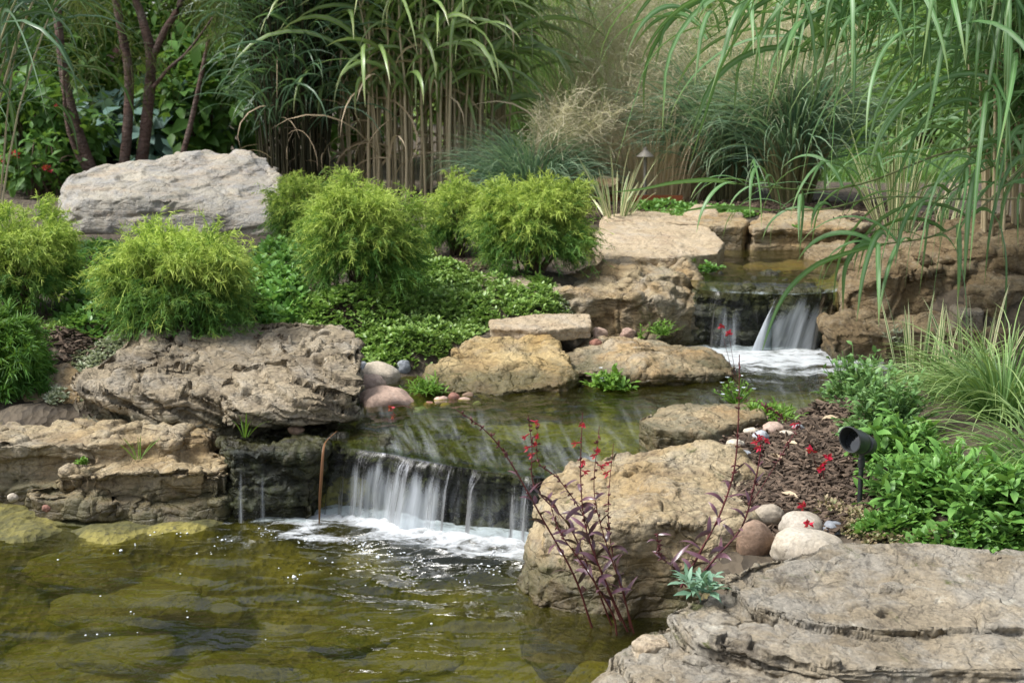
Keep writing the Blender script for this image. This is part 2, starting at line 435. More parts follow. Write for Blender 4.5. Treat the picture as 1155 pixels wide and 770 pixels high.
# ================================================================== ROCKS
M_TAN = rock_mat('limestone_tan', (.36, .285, .17), (.33, .225, .105), (.33, .30, .245), (.11, .075, .042), .25, .5, lichen=.25, moss=.12)
M_TANWET = rock_mat('limestone_waterside', (.37, .30, .185), (.33, .24, .12), (.32, .29, .23), (.11, .07, .04), .25, .42, wet=.06, lichen=.3, moss=.12)
M_TANSTREAM = rock_mat('limestone_streamside', (.36, .285, .17), (.32, .215, .10), (.33, .30, .245), (.10, .068, .038), .3, .5, wet=.245, lichen=.25, moss=.15)
M_OCHRE = rock_mat('limestone_ochre', (.42, .32, .16), (.36, .24, .09), (.33, .28, .20), (.14, .085, .035), .15, .35, wet=.25, lichen=.25, moss=.12)
M_GREY = rock_mat('limestone_grey', (.335, .275, .185), (.245, .195, .125), (.33, .30, .25), (.08, .06, .038), .32, .5, lichen=.35, moss=.05, wet=.22)
M_PALE = rock_mat('boulder_pale', (.39, .355, .285), (.32, .295, .25), (.275, .28, .285), (.36, .25, .15), .35, .28, lichen=.2, strata=.35, dark=.4)
M_LAYER = rock_mat('limestone_layered', (.285, .24, .17), (.22, .18, .12), (.28, .265, .23), (.06, .047, .034), .45, .65, lichen=.4, moss=.22, strata=.35)
M_SLAB = rock_mat('sandstone_slab', (.42, .335, .225), (.37, .29, .185), (.38, .34, .28), (.19, .11, .06), .2, .2, lichen=.2, strata=.3)
M_WALL = rock_mat('limestone_brown', (.24, .18, .10), (.18, .125, .062), (.23, .20, .145), (.10, .062, .03), .25, .5, wet=.24, lichen=.2, moss=.15)
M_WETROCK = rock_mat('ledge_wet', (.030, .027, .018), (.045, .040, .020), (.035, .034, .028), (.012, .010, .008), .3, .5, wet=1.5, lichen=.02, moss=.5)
M_PEB = {k: rock_mat('pebble_' + k, a, b, c, d, .3, .15, lichen=.05, strata=.1, vary=.2, bumpk=.35, dark=.3) for k, (a, b, c, d) in dict(
    white=((.42, .37, .29), (.36, .31, .24), (.43, .40, .35), (.33, .24, .16)), pink=((.43, .31, .24), (.39, .26, .2), (.42, .34, .29), (.25, .15, .1)),
    blue=((.27, .29, .31), (.23, .25, .28), (.33, .34, .35), (.14, .13, .13)), brown=((.24, .16, .11), (.2, .13, .085), (.27, .2, .15), (.1, .06, .04)),
    red=((.28, .13, .09), (.24, .11, .08), (.3, .19, .15), (.12, .06, .04))).items()}
M_BED = rock_mat('cobble_algae', (.21, .19, .045), (.14, .125, .03), (.23, .20, .07), (.10, .085, .02), .3, .4, lichen=.0, moss=.3)

def vnormals(V, F):
    e1 = V[F[:, 2]] - V[F[:, 0]]; e2 = V[F[:, 3]] - V[F[:, 1]]; fn = np.cross(e1, e2)
    N = np.zeros_like(V)
    for k in range(4):
        for a in range(3): N[:, a] += np.bincount(F[:, k], fn[:, a], len(V))
    return unit(N)
def smooth_verts(V, F, it):
    A = np.concatenate([F[:, [0, 1]], F[:, [1, 2]], F[:, [2, 3]], F[:, [3, 0]]]); A = np.concatenate([A, A[:, ::-1]])
    cnt = np.bincount(A[:, 0], minlength=len(V))[:, None]
    for _ in range(it):
        S = np.stack([np.bincount(A[:, 0], V[A[:, 1], k], len(V)) for k in range(3)], 1) / cnt
        V = V * .4 + S * .6
    return V
def hull_voxels(hulls, vox):
    """union of convex hulls -> evenly meshed closed surface (V, F)"""
    bm = bmesh.new()
    for h in hulls:
        vs = [bm.verts.new(p) for p in h]
        r = bmesh.ops.convex_hull(bm, input=vs)
        bmesh.ops.delete(bm, geom=list({g for g in r['geom_interior'] + r['geom_unused'] if isinstance(g, bmesh.types.BMVert)}), context='VERTS')
    me = bpy.data.meshes.new('tmp'); bm.to_mesh(me); bm.free()
    o = bpy.data.objects.new('tmp', me); COL.objects.link(o)
    md = o.modifiers.new('remesh', 'REMESH'); md.mode = 'VOXEL'; md.voxel_size = vox
    bpy.context.view_layer.update()
    ev = o.evaluated_get(bpy.context.evaluated_depsgraph_get()); m2 = ev.to_mesh()
    V = np.empty(len(m2.vertices) * 3); m2.vertices.foreach_get('co', V); V = V.reshape(-1, 3)
    F = np.empty(len(m2.polygons) * 4, np.int32); m2.loops.foreach_get('vertex_index', F); F = F.reshape(-1, 4)
    ev.to_mesh_clear(); bpy.data.objects.remove(o); bpy.data.meshes.remove(me)
    return V, F
def tophull(top, base, flare=1.0, extra=(), crown=None):
    T = np.array([W(*p) for p in top]); c = T.mean(0)
    B = (T - c) * (flare, flare, 1) + c; B[:, 2] = base
    out = list(T) + list(B) + [W(*p) for p in extra]
    if crown: out.append(c + (0, 0, crown))
    return np.array(out)

_seed = [0]
def rock(name, label, hulls, mat, cat='rock', soft=4, lump=.05, chip=.018, layer_h=0, layer_d=.02, crack=.012, tilt=(0, 0, 1), facet=.03, vox=None, group=None, res=2.0, terrace=None):
    _seed[0] += 1
    hulls = [h if isinstance(h, np.ndarray) else tophull(*h) for h in hulls]
    allp = np.concatenate(hulls); Y = allp[:, 1].mean()
    vox = vox or Y / 1604 * res
    V, F = hull_voxels(hulls, vox)
    V = smooth_verts(V, F, soft)
    ext = allp.max(0) - allp.min(0); sz = float(np.sort(ext)[1])
    off = np.array((13.1, 7.7, 3.3)) * _seed[0]
    q = V + off; N = vnormals(V, F)
    V = V + N * (lump * sz * fbm(q * (1.6 / sz), 3))[:, None]
    # broken planes: cells pushed in and out, with grooves between them
    wq = q * (2.4 / sz); wq = wq + .35 * np.stack([pn(wq * 1.7 + k * 9) for k in range(3)], 1)
    f1, f2, cid = worley(wq)
    N = vnormals(V, F)
    amt = (HV[cid, 0] - .5) * facet * sz * sstep(0, .22, f2 - f1) - crack * sz * (1 - sstep(0, .07, f2 - f1)) * sstep(-.2, .3, pn(q * 2 / sz))
    V = V + N * amt[:, None]
    wq = q * (6.5 / sz); wq = wq + .3 * np.stack([pn(wq * 1.3 + k * 7) for k in range(3)], 1)
    f1, f2, cid = worley(wq); N = vnormals(V, F)
    V = V + N * ((HV[cid, 2] - .5) * facet * .42 * sz * sstep(0, .12, f2 - f1) - crack * .6 * sz * (1 - sstep(0, .09, f2 - f1)) * sstep(0, .4, pn(q * 3 / sz + 9)))[:, None]
    if layer_h:
        tv = np.asarray(tilt, float); tv = tv / np.linalg.norm(tv)
        s = (q @ tv + .35 * layer_h * fbm(q * (1.8 / sz), 3)) / layer_h
        li = np.floor(s).astype(int); fr = s - li
        a0 = HV[(li * 37) & 255, 1]; a1 = HV[((li + 1) * 37) & 255, 1]
        prof = a0 + (a1 - a0) * sstep(.82, 1.0, fr)
        groove = np.exp(-((fr - .9) / .07) ** 2)
        brk = sstep(-.35, .25, pn(q * (3.0 / sz) + li[:, None] * 3.7))
        hor = N - tv * (N @ tv)[:, None]
        V = V + hor * ((prof - .5) * layer_d * 2 - groove * layer_d * 1.3 * brk)[:, None]
    if terrace:
        th, st, na, nf = terrace
        tv = np.asarray(tilt, float); tv = tv / np.linalg.norm(tv)
        qq = V + off; s = qq @ tv / th + na * fbm(qq * nf, 4) + .18 * na * pn(qq * nf * 9); li = np.floor(s); fr = s - li
        w_ = .25 + .5 * HV[(li.astype(int) * 29) & 255, 0]
        tgt = .10 * fr + .90 * sstep(.88, .985, fr)
        N = vnormals(V, F); up = np.clip(N @ tv, 0, 1)
        V = V + tv * ((tgt - fr) * th * st * sstep(.15, .6, up))[:, None]
        hor = N - tv * (N @ tv)[:, None]
        V = V - hor * (th * .55 * np.exp(-((fr - .885) / .05) ** 2))[:, None]
    N = vnormals(V, F)
    det = chip * sz * (.55 * ridged(q * (7 / sz), 3) - .3) + chip * .45 * sz * fbm(q * (17 / sz), 4, .6) 
    V = V + N * det[:, None]
    c = np.array((allp[:, 0].mean(), allp[:, 1].mean(), allp[:, 2].min()))
    o = build(name, V, F, mat, None, c)
    return tag(o, label, cat, group)

# ---- right foreground: layered ledge
rock('layered_boulder', 'broad flat limestone ledge in thin cracked layers at the bottom right corner', [
    ([(815, 650, 3.02), (838, 634, 3.14), (930, 620, 3.22), (1060, 621, 3.24), (1220, 628, 3.24), (1290, 700, 2.8), (1150, 690, 2.84), (1050, 692, 2.84), (985, 706, 2.77), (900, 696, 2.82), (845, 680, 2.88)], .16, 1.0),
    ([(752, 690, 2.93), (800, 668, 3.02), (900, 655, 3.08), (1250, 650, 3.05), (1320, 752, 2.62), (1150, 736, 2.68), (1040, 752, 2.62), (960, 748, 2.63), (870, 736, 2.67), (790, 716, 2.77)], .08, 1.0),
    ([(694, 738, 2.87), (735, 708, 2.97), (860, 690, 3.0), (1300, 690, 3.0), (1340, 830, 2.4), (1000, 830, 2.42), (850, 800, 2.5), (725, 768, 2.68)], .0, 1.0),
    ([(674, 772, 2.86), (700, 748, 2.92), (860, 740, 2.9), (1300, 740, 2.9), (1350, 880, 2.3), (900, 880, 2.3), (700, 800, 2.62)], -.28, 1.0),
], M_LAYER, soft=6, lump=.03, chip=.006, facet=.012, crack=.012, layer_h=.020, layer_d=.009, res=1.8, tilt=(.04, -.22, 1), terrace=(.023, 1.0, 1.1, 3.0))
rock('flat_stone', 'small loose tan stone chip lying on the lower ledge at the bottom', [tophull([(712, 740, 2.86), (726, 729, 2.9), (750, 732, 2.9), (755, 743, 2.84), (728, 749, 2.8)], .06) + np.array((0, 0, .033))], M_SLAB, 'stone', soft=2, chip=.03)

# ---- big waterside boulder in the middle
rock('waterside_boulder', 'big tan boulder standing in the pool right of the main waterfall', [
    ([(598, 568, 3.72), (640, 532, 3.9), (692, 509, 4.02), (800, 511, 4.0), (858, 536, 3.88), (872, 566, 3.7), (838, 590, 3.5), (760, 584, 3.42), (690, 588, 3.40), (625, 585, 3.5)], -.28, 1.02, [(572, 668, 3.62), (600, 690, 3.45), (700, 702, 3.36), (585, 620, 3.66), (830, 640, 3.42)]),
    ([(690, 530, 3.9), (740, 518, 4.0), (800, 520, 3.98), (800, 545, 3.8), (730, 556, 3.72)], .1),
], M_TANWET, 'boulder', soft=5, lump=.06, chip=.013, facet=.075, crack=.020, layer_h=.12, layer_d=.008)
rock('streamside_block', 'squarish flat-topped block at the stream edge behind the big waterside boulder', [
    ([(718, 470, 4.36), (762, 455, 4.62), (846, 452, 4.68), (862, 470, 4.42), (800, 490, 4.2), (740, 482, 4.24)], .05, .98)], M_TANSTREAM, soft=3, lump=.04, chip=.014, facet=.05)
rock('small_wedge_stone', 'low tan wedge of stone between the streamside block and the big boulder', [([(745, 512, 4.05), (775, 506, 4.1), (800, 512, 4.05), (790, 524, 3.98), (752, 524, 3.98)], .15)], M_TAN, soft=3)

# ---- left bank
rock('left_ledge_block', 'wide tan limestone block in stepped courses at the left pool edge', [
    ([(-60, 472, 4.58), (20, 464, 4.66), (130, 460, 4.7), (240, 474, 4.55), (240, 490, 4.42), (150, 498, 4.36), (110, 500, 4.30), (20, 500, 4.30), (-60, 500, 4.34)], .0, 1.0),
    ([(70, 522, 4.24), (150, 510, 4.36), (256, 506, 4.44), (262, 526, 4.26), (252, 532, 4.2), (165, 530, 4.17), (80, 535, 4.17)], -.06, 1.0),
    ([(25, 548, 4.25), (70, 540, 4.3), (110, 545, 4.25), (100, 556, 4.16), (40, 556, 4.18)], -.05, 1.0),
], M_TANWET, 'rock', soft=3, lump=.06, chip=.010, facet=.10, crack=.03, layer_h=.075, layer_d=.022)
rock('grey_boulder', 'largest dark grey craggy boulder on the left bank, sloping down to the left', [
    ([(86, 432, 4.62), (95, 412, 4.8), (150, 388, 4.98), (210, 372, 5.1), (290, 361, 5.18), (388, 362, 5.15), (408, 384, 4.98), (404, 410, 4.76), (330, 424, 4.62), (250, 445, 4.5), (180, 440, 4.5)], .18, .98)],
    M_GREY, 'boulder', soft=5, lump=.06, chip=.011, facet=.05, crack=.022, layer_h=.05, layer_d=.016, tilt=(.34, -.30, 1), terrace=(.05, .8, .8, 2.4))
rock('grey_ledge_boulder', 'rounded grey boulder overhanging the waterfall ledge, right of the craggy one', [
    ([(240, 448, 4.43), (252, 428, 4.50), (300, 402, 4.60), (400, 394, 4.62), (407, 430, 4.50), (394, 450, 4.44), (320, 458, 4.36), (254, 457, 4.38)], .25, .93)],
    M_GREY, 'boulder', soft=6, lump=.06, chip=.011, facet=.04, crack=.018, layer_h=.04, layer_d=.014, tilt=(.35, -.2, 1), terrace=(.045, .7, .8, 2.4))
rock('bank_stone', 'pale mossy stone under the small-leaved plants at the far left edge', [([(20, 440, 4.75), (45, 410, 4.85), (80, 405, 4.85), (100, 430, 4.75), (88, 455, 4.65), (40, 460, 4.65)], .22)], M_TAN, soft=5)

# ---- the waterfall ledge
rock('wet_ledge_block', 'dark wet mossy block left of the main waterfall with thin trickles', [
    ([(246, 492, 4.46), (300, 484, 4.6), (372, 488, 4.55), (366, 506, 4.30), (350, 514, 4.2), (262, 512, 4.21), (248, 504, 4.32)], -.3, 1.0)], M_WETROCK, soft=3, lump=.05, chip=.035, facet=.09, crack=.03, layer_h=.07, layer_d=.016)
LIP = np.array([XY(364, 4.33, .205), XY(405, 4.28, .20), XY(450, 4.215, .197), XY(505, 4.13, .19), XY(550, 4.08, .185), XY(590, 4.045, .18), XY(650, 4.0, .18)])
def ledge_hull():
    out = []
    for p in LIP:
        out += [p + (0, .045, -.022), p + (.05, .5, -.035), p + (0, .055, -.5), p + (.05, .5, -.5)]
    return np.array(out)
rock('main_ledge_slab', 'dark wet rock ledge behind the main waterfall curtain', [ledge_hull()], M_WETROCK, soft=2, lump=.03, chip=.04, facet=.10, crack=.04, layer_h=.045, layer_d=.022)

# ---- far side of the upper pool
rock('ochre_slab', 'yellow-ochre rough slab tilting into the upper pool below the small square block', [
    ([(478, 424, 5.12), (520, 388, 5.4), (560, 380, 5.5), (612, 378, 5.5), (640, 396, 5.35), (648, 418, 5.12), (632, 432, 5.0), (560, 442, 4.95), (495, 440, 5.0)], .1, 1.0)], M_OCHRE, soft=3, lump=.05, chip=.015, facet=.08, layer_h=.09, layer_d=.012)
rock('ochre_stone', 'small ochre stone half under the ground cover above the ochre slab', [([(508, 388, 5.6), (530, 374, 5.68), (556, 380, 5.66), (562, 396, 5.5), (525, 400, 5.48)], .25)], M_OCHRE, soft=3)
rock('low_brown_slab', 'long low brown slab right of the ochre slab at the waterline', [
    ([(632, 402, 5.55), (690, 383, 5.7), (750, 384, 5.7), (800, 392, 5.6), (836, 410, 5.4), (826, 420, 5.22), (740, 420, 5.08), (650, 416, 5.18)], .1, 1.0)], M_TANSTREAM, soft=4, lump=.05, chip=.016, facet=.05, layer_h=.06, layer_d=.012)
rock('square_block', 'small pale squared block resting on the ochre slab', [
    ([(552, 360, 5.62), (600, 354, 5.74), (664, 353, 5.76), (668, 366, 5.56), (612, 371, 5.46), (554, 368, 5.50)], .322, 1.0)], M_SLAB, soft=2, lump=.02, chip=.012, facet=.035, crack=.006, layer_h=.09, layer_d=.006)
rock('fissured_boulder', 'large fissured tan boulder left of the upper waterfall', [
    ([(616, 320, 6.25), (650, 302, 6.5), (720, 296, 6.6), (775, 298, 6.55), (792, 322, 6.25), (788, 345, 6.0), (740, 338, 5.9), (660, 332, 5.92), (622, 330, 6.05)], .2, 1.02)], M_TANSTREAM, 'boulder', soft=4, lump=.06, chip=.012, facet=.11, crack=.025, layer_h=.09, layer_d=.012, tilt=(-.4, 0, 1))
rock('half_buried_stone', 'grey-green half-buried stone at the back of the ground cover', [([(530, 322, 6.05), (545, 310, 6.2), (590, 309, 6.2), (606, 325, 6.0), (600, 345, 5.85), (545, 335, 5.9)], .33)], M_GREY, soft=3)
rock('sand_slab', 'smooth sandy stepping slab between the round shrub and the top pool', [
    ([(668, 262, 6.95), (680, 253, 7.2), (740, 249, 7.4), (800, 256, 7.3), (818, 272, 6.95), (812, 284, 6.65), (760, 290, 6.5), (690, 290, 6.5), (672, 278, 6.7)], .38, .97)], M_SLAB, 'slab', soft=5, lump=.02, chip=.006, facet=.015, crack=.003)
rock('upper_step_slab', 'flat brown step slab behind the sandy stepping slab', [([(676, 246, 7.9), (720, 236, 8.3), (800, 236, 8.3), (830, 246, 7.9), (800, 253, 7.6), (690, 252, 7.6)], .42)], M_SLAB, 'slab', soft=3, lump=.02, chip=.008, layer_h=.04, layer_d=.01)
rock('top_wall_stone', 'blocky brown stone at the left end of the wall behind the top pool', [([(786, 248, 7.7), (800, 240, 8.0), (838, 240, 8.0), (846, 250, 7.6), (838, 256, 7.45), (795, 256, 7.45)], .42)], M_TAN, soft=3, chip=.016)
rock('top_wall_slab', 'long flat-topped layered slab along the back of the top pool', [([(842, 250, 7.62), (860, 240, 8.0), (930, 237, 8.15), (985, 239, 8.1), (992, 250, 7.6), (960, 257, 7.45), (850, 257, 7.42)], .42)], M_TAN, soft=2, lump=.02, chip=.012, facet=.03, layer_h=.05, layer_d=.02)
rock('capping_stone', 'pointed pale stone set on top of the wall behind the top pool', [([(768, 240, 8.0), (785, 230, 8.1), (805, 232, 8.1), (812, 242, 7.95), (790, 246, 7.85)], .5)], M_SLAB, 'stone', soft=3)
rock('stepping_stone', 'thin flat stone breaking the water of the top pool', [([(840, 300, 6.95), (870, 295, 7.1), (905, 295, 7.1), (912, 303, 6.9), (870, 306, 6.82)], .42)], M_TAN, 'stone', soft=2)
rock('pool_block', 'small brown block standing in the top pool beside the right bank', [([(905, 280, 7.1), (925, 272, 7.3), (962, 273, 7.3), (966, 288, 7.0), (930, 292, 6.9)], .4)], M_WALL, soft=3)
# ---- second fall ledge
LIP2 = np.array([XY(786, 5.98, .462), XY(812, 5.93, .458), XY(850, 5.90, .455), XY(900, 5.90, .452), XY(925, 5.93, .452), XY(944, 5.97, .455)])
L2 = []
for p_ in LIP2: L2 += [p_ + (0, .03, -.02), p_ + (0, .6, -.03), p_ + (0, .05, -.5), p_ + (0, .6, -.5)]
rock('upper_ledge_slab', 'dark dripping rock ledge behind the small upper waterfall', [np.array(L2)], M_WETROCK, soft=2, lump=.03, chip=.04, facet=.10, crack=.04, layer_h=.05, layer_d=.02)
# ---- right bank wall
rock('bank_wall_boulder', 'tall brown pitted boulder of the right bank under the hanging grass', [
    ([(945, 322, 6.0), (970, 284, 6.3), (1010, 262, 6.5), (1080, 252, 6.6), (1120, 256, 6.5), (1118, 292, 5.95), (1085, 300, 5.8), (1000, 312, 5.78), (952, 330, 5.82)], .2, 1.04),
    ([(1010, 266, 6.4), (1060, 246, 6.6), (1200, 236, 6.7), (1260, 258, 6.4), (1220, 280, 5.9), (1040, 290, 5.9)], .25)], M_WALL, 'boulder', soft=5, lump=.06, chip=.014, facet=.09, crack=.02)
rock('bank_base_rock', 'long low brown rock along the water at the foot of the right bank', [
    ([(930, 362, 5.84), (960, 346, 6.0), (1060, 348, 5.95), (1220, 350, 5.9), (1240, 374, 5.5), (1100, 372, 5.48), (1000, 372, 5.52), (940, 374, 5.6)], .02, 1.05)], M_WALL, soft=4, lump=.07, chip=.015, facet=.09, layer_h=.1, layer_d=.012)
rock('bank_corner_rock', 'angular brown rock at the right edge above the low bank rock', [([(1086, 312, 5.85), (1118, 294, 6.05), (1210, 290, 6.1), (1230, 325, 5.7), (1130, 326, 5.62), (1092, 324, 5.66)], .3, 1.04)], M_WALL, soft=3, facet=.06)
rock('wedged_stone', 'small dark stone wedged between the brown bank rocks', [([(1070, 345, 5.68), (1084, 338, 5.76), (1104, 339, 5.76), (1110, 352, 5.6), (1082, 356, 5.58)], .3)], M_GREY, 'stone', soft=3)
rock('pale_stone', 'pale round stone among the sedge on the right bank', [([(1040, 425, 5.0), (1062, 416, 5.1), (1090, 418, 5.1), (1096, 430, 4.95), (1060, 436, 4.9)], .2)], M_SLAB, 'stone', soft=5)  # pale by its sandstone colour
# ---- back boulder and stones
rock('pale_boulder', 'huge pale grey boulder with a flat top on the back left, behind the shrubs', [
    ([(55, 238, 7.55), (75, 198, 7.85), (100, 189, 8.0), (180, 186, 8.1), (262, 173, 8.2), (302, 178, 8.1), (320, 198, 7.9), (322, 225, 7.65), (300, 232, 7.5), (190, 224, 7.42), (90, 222, 7.45)], .5, 1.0, [(60, 262, 7.4), (316, 262, 7.4), (205, 176, 8.3)])],
    M_PALE, 'boulder', soft=7, lump=.04, chip=.005, facet=.05, crack=.012, layer_h=.16, layer_d=.014, tilt=(-.12, 0, 1))
for px, py, Y, s_, lb in [(640, 195, 8.9, .13, 'rough brown stone below the tan grass, nearest the round shrub'), (668, 186, 9.2, .12, 'upper grey-brown stone beside the path lamp'), (690, 205, 8.7, .1, 'lower flat brown stone left of the steel edging')]:
    c_ = W(px, py, Y); rg = np.random.default_rng(int(px)); pts = rg.normal(size=(16, 3)); pts = unit(pts) * (s_ * 1.3, s_, s_ * .7) + c_ - (0, 0, s_ * .3)
    rock('background_stone', lb, [pts], M_TAN, 'stone', soft=3)

# ---- round stones, cobbles, pebbles
ico = bmesh.new(); bmesh.ops.create_icosphere(ico, subdivisions=4, radius=1)
IV = np.array([v.co[:] for v in ico.verts]); IF = np.array([[v.index for v in f.verts] for f in ico.faces]); IF4 = np.concatenate([IF, IF[:, 2:]], 1); ico.free()
def cobble(name, label, c, size, mat, cat='stone', group=None, seed=0, rough=.1, rz=None):
    rough = rough * 1.6
    rg = np.random.default_rng(seed + 1000); off = rg.random(3) * 50
    V = IV.copy(); V = V * (1 + rough * 1.6 * pn(V * .9 + off) + rough * .5 * pn(V * 2.4 + off))[:, None]
    V = np.sign(V) * np.abs(V) ** .92
    V = V * np.asarray(size); a = rg.uniform(-.5, .5) if rz is None else rz
    V = np.stack([V[:, 0] * cos(a) - V[:, 1] * sin(a), V[:, 0] * sin(a) + V[:, 1] * cos(a), V[:, 2]], 1)
    # triangles only
    me = bpy.data.meshes.new(name); me.from_pydata((V).tolist(), [], IF.tolist()); me.polygons.foreach_set('use_smooth', [True] * len(IF)); me.materials.append(mat)
    o = bpy.data.objects.new(name, me); COL.objects.link(o); o.location = [float(x) for x in c]
    return tag(o, label, cat, group)
def cob_px(name, label, px, py, Y, wpx, hpx, kind, dpt=.8, seed=0, rough=.1):
    s = Y / 1604; c = W(px, py, Y); c[2] -= .12 * hpx * s; cobble(name, label, c, (wpx * .5 * s, wpx * .5 * s * dpt, hpx * .5 * s * 1.05), M_PEB[kind], seed=seed, rough=rough)
cob_px('river_stone', 'smooth cream river stone behind, touching the larger cream one', 905, 590, 3.52, 58, 30, 'white', .8, 1)
cob_px('river_stone', 'larger smooth cream river stone in front, by the layered ledge', 908, 612, 3.40, 82, 40, 'white', .8, 2)
cob_px('river_stone', 'brown upright river stone leaning on the waterside boulder', 852, 606, 3.46, 44, 56, 'brown', .7, 3)
cob_px('river_stone', 'small tan stone tucked beside the waterside boulder', 868, 578, 3.6, 34, 26, 'white', .8, 4)
cob_px('river_stone', 'small blue-grey pebble right of the cream river stones', 940, 596, 3.5, 32, 22, 'blue', .8, 5)
cob_px('river_stone', 'pale oblong stone at the foot of the ground cover, behind the pinkish one', 428, 421, 5.2, 50, 28, 'white', .8, 6)
cob_px('river_stone', 'flat pinkish-white stone beside the grey boulder', 418, 430, 5.05, 36, 20, 'pink', .8, 7)
cob_px('river_stone', 'large pink boulder-like stone on the left edge of the upper pool', 436, 452, 4.85, 72, 40, 'pink', .75, 8, .12)
cob_px('river_stone', 'small bluish stone between the grey boulder and the pale oblong stone', 406, 414, 5.2, 20, 18, 'blue', .8, 9)
cob_px('river_stone', 'small bluish stone right of the pale oblong stone', 455, 413, 5.3, 18, 18, 'blue', .8, 10)
cob_px('river_stone', 'little brown pebble lying on the wet ledge block', 334, 484, 4.42, 18, 10, 'brown', .8, 11)
cob_px('river_stone', 'dark red pebble under the edge of the small square block', 672, 386, 5.55, 14, 9, 'red', .8, 12)
cob_px('river_stone', 'tan triangular pebble right of the small square block', 676, 376, 5.75, 16, 16, 'pink', .8, 13, .25)
cob_px('river_stone', 'grey-pink pebble on the low brown slab', 708, 376, 5.75, 18, 14, 'pink', .8, 14, .2)
cob_px('river_stone', 'reddish pebble on the mossy shelf at the left edge', 52, 572, 4.12, 10, 8, 'red', .8, 15)
cob_px('river_stone', 'whitish pebble on the mossy shelf at the left edge', 14, 560, 4.16, 12, 10, 'white', .8, 16)
for i, (px, py, Y, wp, hp, k, lb) in enumerate([(485, 457, 4.83, 16, 11, 'red', 'reddish pebble'), (498, 451, 4.88, 17, 11, 'pink', 'pinkish pebble'), (474, 462, 4.80, 15, 10, 'blue', 'slate-blue pebble'),
        (512, 447, 4.92, 14, 11, 'red', 'rusty pebble'), (524, 451, 4.9, 14, 8, 'pink', 'flat pink pebble'), (538, 455, 4.87, 10, 8, 'blue', 'tiny pale blue pebble'), (463, 458, 4.83, 16, 10, 'brown', 'dark brown pebble'), (503, 457, 4.83, 13, 8, 'brown', 'wet brown pebble'),
        (528, 446, 4.95, 14, 9, 'brown', 'brownish pebble')]):
    cob_px('shore_pebble', lb + ' at the waterline left of the ochre slab', px, py, Y, wp, hp, k, .8, 30 + i)
for i, (px, py, Y, wp, hp, k, lb) in enumerate([(812, 512, 4.06, 30, 14, 'blue', 'flat slate-blue pebble'), (838, 513, 4.04, 26, 14, 'blue', 'grey-blue pebble'), (830, 500, 4.12, 24, 14, 'white', 'greenish white pebble'),
        (872, 482, 4.3, 26, 16, 'pink', 'pinkish grey pebble'), (858, 490, 4.2, 20, 12, 'blue', 'bluish pebble'), (888, 490, 4.25, 20, 12, 'white', 'pale pebble'), (845, 524, 3.95, 18, 10, 'brown', 'small brown pebble'),
        (848, 486, 4.28, 18, 10, 'white', 'small cream pebble'), (900, 482, 4.34, 16, 10, 'blue', 'tiny grey pebble')]):
    cob_px('bed_pebble', lb + ' at the mulch edge near the streamside block', px, py, Y, wp, hp, k, .8, 50 + i)
rg = np.random.default_rng(5); k = 0
while k < 95:
    px = rg.uniform(-40, 690); Y = rg.uniform(2.75, 3.95)
    p_ = XY(px, Y, -.27)
    if px > 560 and Y > 3.35: continue
    z_ = H(p_[0], p_[1])[0]
    if z_ > -.06: continue
    s_ = rg.uniform(.05, .15)
    cobble('submerged_cobble', 'algae-covered cobble on the bed of the lower pool', (p_[0], p_[1], z_ + s_ * .02), (s_ * 1.4, s_, s_ * .30), M_BED, 'cobble', 'submerged cobbles in the lower pool', 200 + k, .15); k += 1

# ================================================================== WATER
def water_mat(name, tint, streak=0.0, murk=.0, foam=True, scale=7.0, bump=.35, rough=.03, foamscale=9.0):
    t = NT(name); geo = t.node('NewGeometry'); P_ = geo.outputs['Position']
    n1 = t.noise(t.mapping(P_, (1.0, 1.5, 1)), scale, 3, .5, .6); n2 = t.noise(P_, scale * 4.2, 3, .55, .4)
    b = t.bump(n1, bump, .05); b = t.bump(n2, bump * .5, .010, b)
    uv = t.node('UVMap', uv_map='flow').outputs[0] if streak else None
    tr = t.node('BsdfTransparent', {'Color': tint})
    if streak:
        s1 = t.noise(t.mapping(uv, (20, 2.6, 1)), 1.0, 5, .6, .6)
        b = t.bump(s1, .45, .025, b)
    gl = t.node('BsdfGlossy', {'Color': (1, 1, 1), 'Roughness': rough, 'Normal': b})
    fr = t.node('Fresnel', {'IOR': 1.33, 'Normal': b})
    mk = t.node('BsdfDiffuse', {'Color': t.mix(t.ss(t.noise(P_, 2.2, 4, .55, .8), .35, .65), (.035, .040, .012), (.15, .14, .026))})
    body = t.node('MixShader', {0: murk, 1: tr.outputs[0], 2: mk.outputs[0]})
    m = t.node('MixShader', {0: t.math('MULTIPLY', fr, 1.0, clamp=True), 1: body.outputs[0], 2: gl.outputs[0]})
    fa = t.attr('foam')
    dif = t.node('BsdfDiffuse', {'Color': (.80, .84, .88)}); trl = t.node('BsdfTranslucent', {'Color': (.8, .84, .88)})
    wh = t.node('MixShader', {0: .4, 1: dif.outputs[0], 2: trl.outputs[0]})
    fn = t.noise(t.mapping(P_, (.75, 1.3, 1)), foamscale, 7, .62, 1.3)
    fn = t.math('ADD', t.math('MULTIPLY_ADD', fn, 1.9, -.45), t.math('MULTIPLY_ADD', t.noise(P_, 70, 3, .6), .5, -.25))
    f = t.ss(t.math('ADD', fn, t.math('MULTIPLY_ADD', fa, .72, -.72)), .18, .85)
    f = t.math('MULTIPLY', f, t.ss(fa, 0.02, .25))
    if streak:
        f = t.math('MAXIMUM', f, t.math('MULTIPLY', t.ss(s1, .42, .80), t.math('MULTIPLY', t.attr('fast'), streak)))
    m2 = t.node('MixShader', {0: t.math('MULTIPLY', f, .93), 1: m.outputs[0], 2: wh.outputs[0]})
    return t.done(m2)
